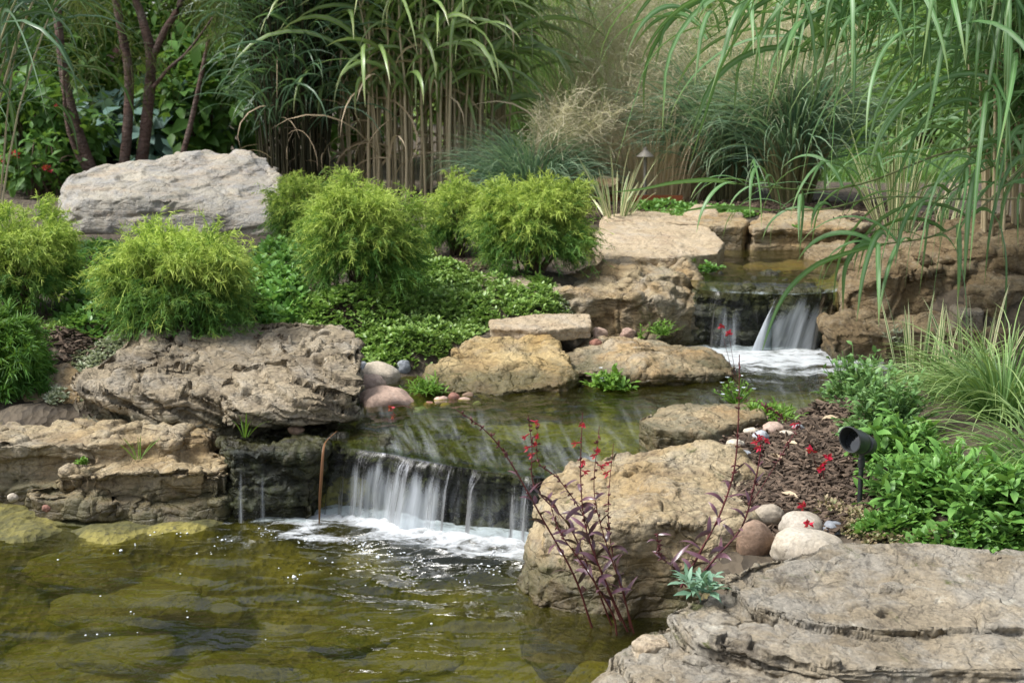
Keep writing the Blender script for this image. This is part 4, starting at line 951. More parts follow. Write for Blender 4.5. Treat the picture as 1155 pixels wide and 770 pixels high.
clump('small_weed', 'leafy weed at the edge of the sandy slab above the fissured boulder', 765, 6.6, .10, .07, 40, .035, M_BRIGHT, 16, .45, 5, .47, None, 'weed')
clump('small_weed', 'green weed beneath the sandy slab at the top pool', 800, 6.5, .07, .06, 26, .03, M_GREEN, 17, .45, 5, .47, None, 'weed')
clump('small_weed', 'little plant rooted in the long layered slab', 895, 7.5, .035, .05, 10, .03, M_GREEN, 18, .6, 5, .54, None, 'weed')
clump('small_weed', 'pale weed on the right bank base rock', 1010, 5.55, .06, .09, 26, .025, M_SEDUM, 19, .45, 5, .3, None, 'weed')

# ------------------------------------------------------------------ grasses
def tuft(name, label, b, n, Lr, width, el, droop, mat, seed=0, r=.05, cat='grass', group=None, K=8, fold=0, power=1.6, azc=None, azs=9, twist=.3, part=None, parent=None, zb=None):
    rg = np.random.default_rng(seed + 4000)
    az = rg.uniform(0, 2 * pi, n) if azc is None else rg.normal(azc, azs, n)
    rr = r * np.sqrt(rg.random(n)); base = np.stack([rr * np.cos(az), rr * np.sin(az), 0 * rr], 1)
    if zb: zz = rg.uniform(*zb, n); base[:, 2] += zz; base[:, :2] *= (1 + 1.1 * zz)[:, None]
    L = rg.uniform(*Lr, n)
    P, Wd, side, s = blades(rg, base, az, np.clip(rg.normal(el[0], el[1], n), .1, 1.55), L, width * rg.uniform(.6, 1.2, n), rg.uniform(*droop, n), K, power, twist)
    g = Geo(); ribbons(g, P, Wd, side, rg.random(n), s[None] * np.ones((n, 1)), fold)
    if fold: mid(g, 0)
    if parent is not None: return g.build(part or 'leaves', mat, parent)
    o = g.build(name, mat, None, (0, 0, 0)); o.location = [float(v) for v in b]
    return tag(o, label, cat, group)
# sedges at the right edge
tuft('sedge', 'fine arching sedge spilling in from the right edge above the leafy plants', on(1130, 4.35), 520, (.26, .46), .0055, (.95, .3), (1.2, 2.4), M_SEDGE, 1, .07)
tuft('sedge', 'second fountain of fine pale sedge lower down at the right edge', on(1185, 3.75), 320, (.25, .42), .005, (.85, .3), (1.2, 2.4), M_SEDGE, 2, .06)
tuft('sedge', 'wispy pale sedge tuft below the bank base rock', on(1070, 4.75), 260, (.18, .32), .005, (.9, .3), (1.2, 2.3), M_SEDGE, 3, .06)
tuft('grass_tuft', 'short grass tuft on the stepped left block', XY(156, 4.24, .18), 9, (.06, .11), .005, (1.2, .25), (.1, .8), M_BRIGHT, 4, .012)
tuft('grass_tuft', 'bent grass blades at the wet ledge block corner', XY(276, 4.36, .22), 8, (.06, .13), .005, (1.2, .3), (.2, 1.6), M_BRIGHT, 5, .012)
# variegated striped plants
def iris(label, b, n, L, width, seed, el=(1.3, .16), droop=(.05, .5), r=.05):
    return tuft('striped_iris', label, b, n, L, width, el, droop, M_VARIEG, seed, r, 'plant', None, 7, .12, 1.8, None, 9, .1)
iris('cream-striped spiky plant behind the round shrub near the path lamp', on(694, 7.9), 24, (.25, .5), .02, 1, (1.2, .22), (.05, .7), .06)
iris('cream-striped spiky plant fanning over the right bank boulder', XY(1010, 6.75, .60), 46, (.35, .62), .017, 2, (1.25, .25), (.05, .6), .09)
iris('short cream-striped tuft behind the right bank boulder', XY(1068, 6.9, .62), 16, (.2, .34), .016, 3)
iris('yellow-striped upright blades by the water at the foot of the right bank', XY(1035, 5.0, .23), 16, (.26, .42), .016, 4, (1.4, .1), (0, .3), .10)
iris('yellow-striped blades near the right edge above the sedge', XY(1098, 5.0, .26), 14, (.24, .42), .014, 5, (1.35, .14), (0, .6), .10)

def cane_grass(name, label, b, n, h, r, lean, cane_r, leaf_L, leaf_w, nleaf, seed, leafmat, lo=.35, droop=(1.6, 2.8), group=None, dead=0.0, sway=(0, 0), canemat=None, el0=(.95, .25), hang=1.4):
    rg = np.random.default_rng(seed + 6000); root = empty(name, b, label, 'grass', group)
    az = rg.uniform(0, 2 * pi, n); rr = r * np.sqrt(rg.random(n)); K = 9; s = np.linspace(0, 1, K)
    base = np.stack([rr * np.cos(az), rr * np.sin(az), 0 * rr - .03], 1); hh = h * rg.uniform(.75, 1.1, n)
    ln = lean * rg.uniform(.2, 1.2, n) * hh; da = az + rg.normal(0, .5, n)
    off = np.stack([np.cos(da) * ln + sway[0] * hh, np.sin(da) * ln + sway[1] * hh], 1)
    P = np.zeros((n, K, 3)); P[..., :2] = base[:, None, :2] + off[:, None] * (s ** 1.7)[None, :, None]; P[..., 2] = base[:, 2:] + hh[:, None] * (s - .06 * s ** 2)
    P[..., :2] += np.cumsum(rg.normal(0, .008, (n, K, 2)), 1)
    g = Geo(); tubes(g, P, cane_r * rg.uniform(.7, 1.2, (n, 1)) * (1 - .55 * s)[None], rg.random(n), s, 5); g.build('canes', canemat or M_CANE, root)
    m = nleaf; t_ = np.sort(rg.uniform(lo, 1, (n, m)), 1); idx = np.clip((t_ * (K - 1)).astype(int), 0, K - 2); f = t_ * (K - 1) - idx
    Q = (np.take_along_axis(P, idx[..., None].repeat(3, 2), 1) * (1 - f)[..., None] + np.take_along_axis(P, (idx + 1)[..., None].repeat(3, 2), 1) * f[..., None]).reshape(-1, 3)
    N = n * m; az2 = rg.uniform(0, 2 * pi, N)
    Pb, Wb, sd, s2 = blades(rg, Q, az2, np.clip(rg.normal(el0[0], el0[1], N), .2, 1.4), leaf_L * rg.uniform(.55, 1.2, N), leaf_w * rg.uniform(.6, 1.15, N), rg.uniform(*droop, N), 10, 1.2, .35, None, hang)
    g = Geo(); ribbons(g, Pb, Wb, sd, rg.random(N), s2[None] * np.ones((N, 1)), .14); mid(g, 0); g.build('leaves', leafmat, root)
    if dead:
        N = int(n * dead); k = rg.integers(0, n, N); Q = P[k, rg.integers(1, 5, N)]
        Pb, Wb, sd, s2 = blades(rg, Q, rg.uniform(0, 2 * pi, N), rg.normal(.6, .4, N), leaf_L * rg.uniform(.4, .9, N), leaf_w * rg.uniform(.3, .6, N), rg.uniform(1.6, 3.0, N), 8, 1.3, .6)
        g = Geo(); ribbons(g, Pb, Wb, sd, rg.random(N), s2[None] * np.ones((N, 1))); g.build('dry_leaves', M_STRAW, root)
    return root
cane_grass('giant_reed', 'tall clump of reed with tan bare canes behind the tallest golden shrub', on(470, 9.6), 78, 2.7, .50, .10, .010, .95, .038, 16, 1, M_REEDBG, .26, dead=2.0)
cane_grass('giant_reed', 'lean reed canes at the right side of the big reed clump', on(540, 10.2), 26, 2.6, .3, .12, .009, .95, .036, 16, 2, M_REEDBG, .22, dead=1.2)
def fountain(label, px, Y, n, L, width, el, droop, mat, seed, r, culms=0, culm_mat=None, plumes=0, plume_h=1.2, plume_spread=.6, pl_mat=None, name='fountain_grass', fold=0, z=0, plume_c=(0, 0), zb=None):
    rg = np.random.default_rng(seed + 7000); b = on(px, Y); b[2] += z; root = empty(name, b, label, 'grass')
    tuft('x', '', b, n, L, width, el, droop, mat, seed, r, K=9, fold=fold, power=2.0, parent=root, part='leaves', zb=zb)
    if culms:
        tuft('x', '', b, culms, ((L[0] * .35, L[1] * .55) if not zb else (zb[1] * .8, zb[1] * 1.3)), width * .9, (1.38, .12), (0, .5), culm_mat, seed + 1, r, K=5, parent=root, part='culms')
    if plumes:
        az = rg.uniform(0, 2 * pi, plumes); sp = plume_spread * np.sqrt(rg.random(plumes)); K = 6; s = np.linspace(0, 1, K)
        top = np.stack([sp * np.cos(az) + plume_c[0], sp * np.sin(az) + plume_c[1], plume_h * rg.uniform(.6, 1.08, plumes) * (1 - .25 * (sp / plume_spread) ** 2)], 1)
        P = top[:, None] * np.stack([s ** 1.5, s ** 1.5, s], -1)[None]
        g = Geo(); sd = unit(np.cross(top, rg.normal(size=(plumes, 3))))
        ribbons(g, P, np.full((plumes, K), .002), np.repeat(sd[:, None], K, 1), rg.random(plumes), s[None] * np.ones((plumes, 1)))
        m = 34; Q = P[:, -2][:, None] + (P[:, -1] - P[:, -2])[:, None] * rg.uniform(-.6, 1, (plumes, m, 1)); Q = Q.reshape(-1, 3)
        N = len(Q); dd = unit(np.repeat(unit(top), m, 0) * .7 + rg.normal(0, .6, (N, 3))); ll = rg.uniform(.05, .16, N); s3 = np.linspace(0, 1, 3)
        PP = Q[:, None] + dd[:, None] * (ll[:, None] * s3)[..., None]; PP[..., 2] -= (ll[:, None] * .3 * s3 ** 2)
        sd = unit(np.cross(dd, rg.normal(size=(N, 3)))); ribbons(g, PP, np.full((N, 3), .0026), np.repeat(sd[:, None], 3, 1), np.repeat(rg.random(plumes), m), s3[None] * np.ones((N, 1)))
        g.build('plumes', pl_mat or M_PLUME, root)
    return root
cane_grass('upright_grass', 'dark upright grass with stems painted dark for shade, left of the reed clump', on(335, 9.4), 150, 2.3, .24, .13, .006, .72, .018, 8, 21, M_DARKGR, .20, (1.4, 2.8), canemat=M_SHADESTEM, dead=.4, el0=(1.1, .2))
fountain('dark grass mound with tan mist on its right side, behind the round golden shrub', 600, 8.9, 1500, (.4, .72), .006, (1.0, .33), (1.3, 2.4), M_FINE, 2, .14, 200, M_DEADC, 60, .8, .32, name='fountain_grass', plume_c=(.3, -.1))
fountain('tall tan airy grass behind the path lamp', 695, 10.4, 500, (.7, 1.2), .007, (1.3, .15), (.4, 1.6), M_STRAW, 3, .40, 500, M_STRAW, 240, 1.65, .62, name='switch_grass')
fountain('tan dry grass standing behind the steel edging', 735, 9.3, 500, (.4, .7), .007, (1.3, .15), (.2, 1.2), M_STRAW, 4, .38, 900, M_STRAW, 60, 1.1, .5, name='switch_grass')
fountain('big blue-green fountain grass with a tan flowering top, its stems gathered at a narrow base', 893, 8.7, 1500, (.40, .78), .009, (1.0, .36), (.8, 2.1), M_FINE, 5, .11, 700, M_CULM, 150, 1.4, .5, zb=(.2, .52))
fountain('spreading blue-green fountain grass left of the narrow-based one', 822, 9.2, 1700, (.45, .85), .009, (.9, .4), (.7, 2.0), M_FINE, 6, .15, 500, M_CULM, 120, 1.45, .6, zb=(.12, .5))
fountain('far pale tall grass in the middle background', 640, 12.5, 700, (1.4, 2.2), .012, (1.35, .14), (.4, 1.8), M_REEDBG, 7, .6, 0, None, 30, 2.4, .9, name='switch_grass')
fountain('far tan grass right of the middle background', 800, 13.0, 600, (1.4, 2.2), .012, (1.3, .16), (.4, 1.8), M_REEDBG, 8, .7, 0, None, 40, 2.5, 1.1, name='switch_grass')
# grass hanging in from the top left
cane_grass('tall_grass', 'dark tall grass drooping in from the top left corner', XY(-70, 6.6, .5), 26, 2.1, .3, .22, .008, .95, .021, 11, 9, M_DARKGR, .35, (1.8, 2.9), sway=(.12, 0))
# the giant grass on the right
cane_grass('giant_reed', 'giant grass at the right edge with long pale-ribbed leaves hanging over the bank', XY(1195, 6.45, .66), 52, 2.5, .42, .14, .009, 1.0, .025, 30, 11, M_REED, .12, (1.6, 2.7), dead=.8, sway=(-.06, -.06))
ARCH_X = 2.3
def arching(label, pts, nl, leaf_L, leaf_w, seed, cane_r=.006, lead=None, name='arching_cane'):
    """one bowed cane with its hanging leaves; pts in (px, py, Y)"""
    rg = np.random.default_rng(seed + 8000); A = np.array([W(*p) for p in pts]); P, Rr = resample(A, 26, np.linspace(cane_r, cane_r * .35, len(A)))
    root = empty(name, P[0], label, 'grass', None); b = P[0]
    g = Geo(); tubes(g, (P - b)[None], Rr[None], [rg.random()], np.linspace(.6, 1, 26), 6); g.build('cane', M_CANE, root)
    t_ = np.linspace(.12, .97, nl) + rg.normal(0, .012, nl); t_ = np.clip(t_, 0, .99); x = t_ * 25; i = x.astype(int).clip(0, 24); Q = P[i] + (P[i + 1] - P[i]) * (x - i)[:, None]
    T = unit(P[i + 1] - P[i]); az = np.arctan2(T[:, 1], T[:, 0]) + np.where(np.arange(nl) % 2, .75, -.75) + rg.normal(0, .3, nl)
    L = leaf_L * rg.uniform(.6, 1.3, nl) * (1 - .2 * t_)
    Pb, Wb, sd, s2 = blades(rg, Q - b, az, rg.normal(.55, .25, nl), L, leaf_w * rg.uniform(.7, 1.15, nl), rg.uniform(1.5, 3.0, nl), 13, rg.uniform(.7, 1.1), .45, None, 1.42)
    g = Geo(); ribbons(g, Pb, Wb, sd, rg.random(nl), s2[None] * np.ones((nl, 1)), .14); mid(g, 0)
    if lead:   # the leaf that carries on from the tip
        E = np.array([W(*p) for p in lead]) - b; E, wv = resample(E, 16, np.interp(np.linspace(0, 1, len(lead)), [0, .25, 1], [leaf_w * .5, leaf_w * 1.1, .003]))
        tg = unit(np.gradient(E, axis=0)); s_ = unit(np.cross(tg, np.array((.25, .9, .45)))); ribbons(g, E[None], wv[None], s_[None], [rg.random()], np.linspace(0, .9, 16), .12); mid(g, 0)
    g.build('leaves', M_REED, root)
    return root
arching('lower bowed cane sweeping left with a long pale leaf curling down over the upper waterfall', [(1230, 120, 5.9), (1155, 186, 5.7), (1108, 233, 5.5), (1060, 264, 5.4), (1000, 275, 5.3), (985, 277, 5.28)], 20, .62, .024, 1, lead=[(1000, 275, 5.3), (960, 284, 5.2), (922, 298, 5.15), (895, 320, 5.1), (878, 345, 5.1), (866, 375, 5.1), (860, 395, 5.1)])
arching('upper bowed cane stretching far left above the top pool', [(1300, 140, 6.1), (1155, 157, 5.9), (1067, 172, 5.7), (986, 203, 5.5), (932, 214, 5.4), (860, 211, 5.3), (830, 207, 5.25)], 22, .52, .020, 2, lead=[(830, 207, 5.25), (800, 203, 5.2), (760, 206, 5.15), (725, 213, 5.1), (690, 217, 5.05)])
arching('third bowed cane crossing the back of the top pool', [(1260, 215, 6.2), (1120, 225, 5.9), (1000, 222, 5.6), (930, 236, 5.5), (870, 237, 5.4)], 14, .46, .018, 3, lead=[(870, 237, 5.4), (830, 234, 5.3), (790, 235, 5.2), (755, 242, 5.15)])
arching('low bowed cane at the right whose long leaves hang down before the brown bank rocks', [(1270, 180, 5.7), (1180, 172, 5.5), (1110, 192, 5.35), (1050, 232, 5.25)], 20, .74, .022, 4)
for i, (pts, n, L) in enumerate([
        ([(1230, 60, 6.2), (1140, -30, 5.9), (1050, -10, 5.6), (970, 40, 5.35), (900, 60, 5.2)], 14, .66),
        ([(1260, 0, 6.2), (1150, -90, 5.8), (1040, -70, 5.4), (960, -20, 5.1), (880, 15, 4.95)], 14, .7),
        ([(1250, 40, 6.0), (1170, -60, 5.6), (1090, -50, 5.3), (1020, 0, 5.1), (960, 50, 5.0)], 13, .72),
        ([(1260, 60, 5.8), (1190, 0, 5.4), (1110, 10, 5.1), (1050, 50, 4.95)], 12, .74),
        ([(1280, 20, 6.3), (1100, -110, 5.9), (960, -60, 5.6), (850, 10, 5.4), (790, 50, 5.3)], 14, .6),
        ([(1280, 130, 5.9), (1200, 60, 5.5), (1140, 80, 5.2), (1100, 120, 5.05)], 10, .7),
        ([(1290, -20, 5.9), (1220, -80, 5.4), (1140, -60, 5.0), (1080, -30, 4.8)], 12, .74),
        ([(1280, -60, 6.2), (1160, -130, 5.8), (1040, -110, 5.6), (960, -60, 5.5), (910, -20, 5.45)], 14, .74),
        ([(1270, 40, 6.0), (1180, -30, 5.7), (1100, -40, 5.5), (1020, -20, 5.4), (990, 20, 5.35)], 14, .74),
        ([(1290, 60, 5.9), (1220, 10, 5.6), (1150, 0, 5.4), (1090, 20, 5.3)], 13, .8)]):
    arching(['high arching cane whose leaves hang nearest the upper waterfall', 'highest arching cane dropping leaves from the top edge', 'arching cane with long leaves in front of the striped plant', 'stout arching cane with broad leaves at the right edge',
             'thin far-reaching cane crossing in front of the blue-green fountain grass', 'low arching cane at the right edge above the brown bank rocks', 'near arching cane hanging from the top right corner', 'arching cane dropping leaves from the top edge right of the blue-green fountain grass', 'arching cane with leaves hanging before the pale stone of the bank wall', 'arching cane whose leaves hang down the right edge'][i], pts, int(n * 2.7), L * 1.2, .023, 20 + i, .005)

# ------------------------------------------------------------------ background trees and shrubs
def leafy(name, label, px, Y, rx, h, n, leaf, mat, seed, cat='shrub', group=None, z0=.05, ncl=60, aspect=.5, stems=7, flowers=None, trunk=None, ry=None, floor=.0, spread=.16):
    rg = np.random.default_rng(seed + 9000); b = on(px, Y); root = empty(name, b, label, cat, group); ry = ry or rx * .8
    R = np.array((rx, ry, (h - z0) / 2)); c = np.array((0, 0, z0 + (h - z0) / 2))
    d = unit(rg.normal(size=(ncl, 3))); cc = d * R * (rg.uniform(.25, 1, ncl) ** .5)[:, None] + c
    k = rg.integers(0, ncl, n); pos = cc[k] + rg.normal(0, spread, (n, 3)) * min(rx, h) ; keep = pos[:, 2] > .02; pos = pos[keep]; k = k[keep]; n = len(pos)
    out = unit(pos - c); dd = unit(out * .5 + rg.normal(0, .7, (n, 3)) + (0, 0, -.15)); nn = unit(np.array((0, 0, 1.0)) + out * .4 + rg.normal(0, .45, (n, 3)))
    L = leaf * rg.uniform(.55, 1.25, n); g = Geo(); leaves(g, pos, dd, nn, L, L * aspect, np.clip(rg.random(ncl)[k] * .6 + rg.random(n) * .4, 0, 1), curl=.3)
    g.build('crown' if trunk else 'foliage', mat, root)
    g = Geo(); s5 = np.linspace(0, 1, 6)
    if trunk:
        q = tri_tube([(0, 0, -.1), (.03, 0, h * .2), (-.04, 0, h * .45), (.05, 0, h * .8)], [trunk * 1.2, trunk, trunk * .75, trunk * .3], 8, 14); q.build('trunk', M_BARK, root)
    e = cc[rg.choice(ncl, min(ncl, stems * 3), replace=False)]; st = np.zeros_like(e); st[:, :2] = rg.normal(0, .06, (len(e), 2))
    if trunk: st[:, 2] = e[:, 2] * .5
    P = st[:, None] * (1 - s5)[None, :, None] + e[:, None] * s5[None, :, None]; P[..., 2] += .1 * np.sin(s5 * pi)[None]
    tubes(g, P, np.broadcast_to((.016 - .012 * s5) * (h / 2) ** .5, (len(e), 6)), rg.random(len(e)), s5, 5); g.build('branches' if trunk else 'stems', M_TWIG, root)
    if flowers:
        fm, nf, fs = flowers
        for i in range(nf):
            p0 = c + unit(rg.normal(size=3) * (1, .3, 1) + (0, -1.2, 0)) * R * 1.0; g = Geo(); m = 14; v_ = hemis(rg, m, -.4)
            leaves(g, p0 + v_ * fs * .3, v_, unit(v_ + rg.normal(0, .5, (m, 3))), fs * .8, fs * .5, rg.random(m)); g.build('flower', fm, root)
    return root
LS = [  # label, px, Y, rx, h, n, leaf, mat, flowers
    ('dark leafy shrub filling the far left edge', -40, 11.2, 1.0, 2.6, 6500, .10, M_SHRUB1, None),
    ('dark leafy shrub with pink flower heads left of the trunks', 60, 12.6, .95, 2.9, 6500, .10, M_SHRUB2, (M_PINKF, 7, .11)),
    ('mid-green leafy shrub seen between the red-brown trunks', 170, 13.2, .95, 2.6, 6000, .10, M_SHRUB2, (M_PINKF, 3, .11)),
    ('dark shrub behind the dark upright grass', 285, 12.4, .95, 2.9, 6000, .10, M_SHRUB1, None),
    ('large-leaved low green plant left of the dark upright grass', 232, 10.6, .45, .95, 700, .17, M_SHRUB1, None),
    ('low leafy plant under the left trunk', 45, 9.9, .5, .75, 1200, .12, M_SHRUB1, None),
    ('green shrub behind the big reed clump', 420, 13.5, 1.2, 3.0, 6000, .11, M_SHRUB2, None),
    ('light shrub far behind the lean reed canes', 560, 16, 1.4, 3.2, 5000, .12, M_SHRUB3, None),
    ('grey-green shrub in the middle distance above the tan grass', 700, 17, 1.5, 3.1, 5000, .12, M_SHRUB2, None),
    ('pale green shrub on the lawn behind the fountain grasses', 850, 18.5, 1.4, 3.0, 5000, .12, M_SHRUB3, None),
    ('dark round shrub on the lawn, right of centre', 955, 17.5, .75, 1.5, 3000, .09, M_SHRUB2, None),
    ('light green shrub on the lawn behind the giant grass', 1050, 19, 1.5, 3.4, 5000, .13, M_SHRUB3, None),
    ('green shrub at the far right behind the giant grass', 1170, 15, 1.3, 3.0, 5000, .11, M_SHRUB2, None),
]
for i, (lb, px, Y, rx, h, n, lf, mt, fl) in enumerate(LS):
    leafy('leafy_shrub', lb, px, Y, rx, h, n, lf, mt, i, flowers=fl)
leafy('blue_green_hosta', 'blue-green low plants glimpsed between the red-brown trunks', 175, 10.8, .55, .62, 600, .16, M_BLUE, 30, 'plant', aspect=.7)
leafy('red_flower_plant', 'low plant with red blooms left of the trunks', 92, 10.6, .3, .6, 350, .10, M_SHRUB1, 31, 'plant', flowers=(M_RED, 3, .05))
leafy('red_flower_plant', 'low plant with coral blooms behind the left end of the pale boulder', 48, 9.4, .25, .42, 300, .09, M_SHRUB1, 32, 'plant', flowers=(M_RED, 3, .04))
for i, (px, Y, r, h, mt) in enumerate([(-230, 25, 2.5, 11, M_SHRUB1), (345, 27, 2.4, 13, M_SHRUB2), (800, 28, 2.9, 13, M_SHRUB3), (1060, 31, 2.6, 12, M_SHRUB3), (1330, 26, 2.8, 13, M_SHRUB2)]):
    leafy('background_tree', ['tree at the far left behind the dark shrubs', 'tall tree rising behind the dark upright grass', 'tree beyond the tan grass', 'light tree beyond the lawn', 'tree at the far right beyond the lawn'][i],
          px, Y, r, h, 8500, .34, mt, 50 + i, 'tree', None, .5, 70, trunk=.16)
hedge_g = leafy('hedge', 'long green hedge closing the garden at the far end', 560, 33, 26, 3.2, 9000, .42, M_SHRUB2, 60, 'hedge', None, .0, 240, ry=1.2, spread=.3)

# multi-stem tree with red-brown trunks
tb = on(135, 9.7); rt = empty('multi_stem_tree', tb, 'multi-stemmed tree with bare red-brown trunks behind the pale boulder', 'tree')
for pts, rd in [([(104, 196, 9.6), (88, 150, 9.6), (74, 95, 9.6), (66, 30, 9.6), (58, -60, 9.6), (40, -200, 9.6)], (.055, .05, .042, .036, .03, .02)),
                ([(139, 194, 9.7), (144, 140, 9.7), (145, 80, 9.7), (134, 20, 9.7), (124, -50, 9.7), (118, -220, 9.7)], (.048, .044, .04, .036, .03, .02)),
                ([(158, 194, 9.75), (166, 130, 9.75), (170, 65, 9.75), (160, 20, 9.75), (148, -30, 9.75), (138, -220, 9.75)], (.055, .05, .045, .038, .032, .02)),
                ([(169, 70, 9.75), (186, 35, 9.75), (206, -5, 9.75), (235, -120, 9.75)], (.034, .03, .026, .012)),
                ([(172, 100, 9.7), (190, 78, 9.7), (212, 58, 9.7), (240, 20, 9.7)], (.018, .015, .012, .008)),
                ([(203, 186, 9.5), (215, 140, 9.5), (226, 90, 9.5), (236, 40, 9.5)], (.026, .024, .02, .014)),
                ([(96, 190, 9.4), (84, 168, 9.4), (74, 130, 9.4), (70, 60, 9.4)], (.022, .018, .016, .012))]:
    g = tri_tube([W(*p) - tb for p in pts], [r * .78 for r in rd], 9, 24); V = np.concatenate(g.V); V += (.006 * fbm((V + 5) * 14, 3))[:, None] * unit(np.random.default_rng(3).normal(size=V.shape)); g.V = [V]; g.build('trunk', M_BARK, rt)
rg = np.random.default_rng(77); g = Geo(); ncl = 46
cc = np.array([W(rg.uniform(60, 290), rg.uniform(-260, 75), rg.uniform(9.2, 10.4)) for _ in range(ncl)]) - tb
n = 5200; k = rg.integers(0, ncl, n); d = unit(rg.normal(size=(n, 3)) + (0, 0, -.3)); s4 = np.linspace(0, 1, 4)
P = (cc[k] + rg.normal(0, .10, (n, 3)))[:, None] + d[:, None] * (rg.uniform(.08, .2, (n, 1)) * s4)[..., None]; P[..., 2] -= .05 * s4 ** 2
ribbons(g, P, np.broadcast_to(.006 * (1 - .7 * s4), (n, 4)), np.repeat(unit(np.cross(d, rg.normal(size=(n, 3))))[:, None], 4, 1), rg.random(n), s4); g.build('crown', M_PINE, rt)

# lawn blades and mulch chips: nobody could count them
rg = np.random.default_rng(8); n = 14000; px = rg.uniform(640, 1200, n); Y = 10.8 + 10 * rg.random(n) ** 1.6; x = (px - CX) / F_PX * (Y * CP); z = H(x, Y)
P, Wd, sd, s = blades(rg, np.stack([x, Y, z], 1), rg.uniform(0, 6.3, n), rg.normal(1.2, .2, n), rg.uniform(.05, .10, n), .007, rg.uniform(.2, 1.2, n), 4)
g = Geo(); ribbons(g, P, Wd, sd, rg.random(n), s[None] * np.ones((n, 1)))
M_LAWN = leaf_mat('lawn_blade', (.06, .14, .02), (.12, .24, .045), None, 1, .35)
tag(g.build('lawn_grass', M_LAWN), 'short bright lawn grass in the right background', None, None, 'stuff')
def chips(label, spots, n, seed, lo=.018, hi=.05):
    rg = np.random.default_rng(seed); A = np.array([s[2] * s[3] * s[1] for s in spots]); ks = rg.choice(len(spots), n, p=A / A.sum()); S = np.array(spots, float)[ks]
    a = rg.uniform(0, 2 * pi, n); r = np.sqrt(rg.random(n)); px = S[:, 0] + S[:, 2] * r * np.cos(a); Y = S[:, 1] + S[:, 3] * r * np.sin(a)
    x = (px - CX) / F_PX * (Y * CP + .9 * SP); z = H(x, Y) + .006 + .014 * rg.random(n)
    L = rg.uniform(lo, hi, n); d = unit(np.stack([np.cos(rg.uniform(0, 6.3, n)), np.sin(rg.uniform(0, 6.3, n)), rg.normal(0, .25, n)], 1)); sd = unit(np.cross(d, np.array((0, 0, 1.)) + rg.normal(0, .5, (n, 3)))); nn = np.cross(sd, d)
    w_ = rg.uniform(.005, .013, n)[:, None]; c = np.stack([x, Y, z], 1); hL = d * L[:, None] / 2; th = nn * .002
    V = np.stack([c - hL - sd * w_ * .5 * sg1 * .7 + th * sg2 for sg1 in (-1, 1) for sg2 in (-1, 1)] + [c + hL * (1 + .2 * rg.normal(size=(n, 1))) - sd * w_ * .5 * sg1 + th * sg2 for sg1 in (-1, 1) for sg2 in (-1, 1)], 1)
    q = np.array([[0, 1, 3, 2], [4, 6, 7, 5], [0, 4, 5, 1], [2, 3, 7, 6], [1, 5, 7, 3], [0, 2, 6, 4]])
    o = build('mulch', V.reshape(-1, 3), (np.arange(n)[:, None, None] * 8 + q).reshape(-1, 4), M_MULCH, None, None, dict(rnd=np.repeat(rg.random(n), 8), tip=np.zeros(n * 8)), False)
    return tag(o, label, None, None, 'stuff')
M_MULCH = leaf_mat('mulch_chip', (.035, .025, .018), (.16, .115, .082), None, 1, 0, .8, .2)
chips('shredded brown bark mulch of the bed by the spotlight', [(885, 4.0, 75, .5), (930, 3.75, 60, .3), (960, 4.4, 70, .3), (870, 4.35, 40, .15), (850, 3.75, 30, .2)], 5200, 1)
chips('dark bark mulch around the golden shrubs on the left bank', [(120, 5.2, 150, .25), (40, 5.1, 60, .2), (330, 5.7, 120, .5), (500, 6.6, 60, .3), (250, 5.0, 100, .15)], 3800, 2)
chips('bark mulch of the bed behind the top pool', [(900, 8.5, 130, .35), (1040, 7.6, 110, .5), (1100, 6.9, 90, .4), (690, 8.4, 90, .4)], 4200, 3, .025, .07)

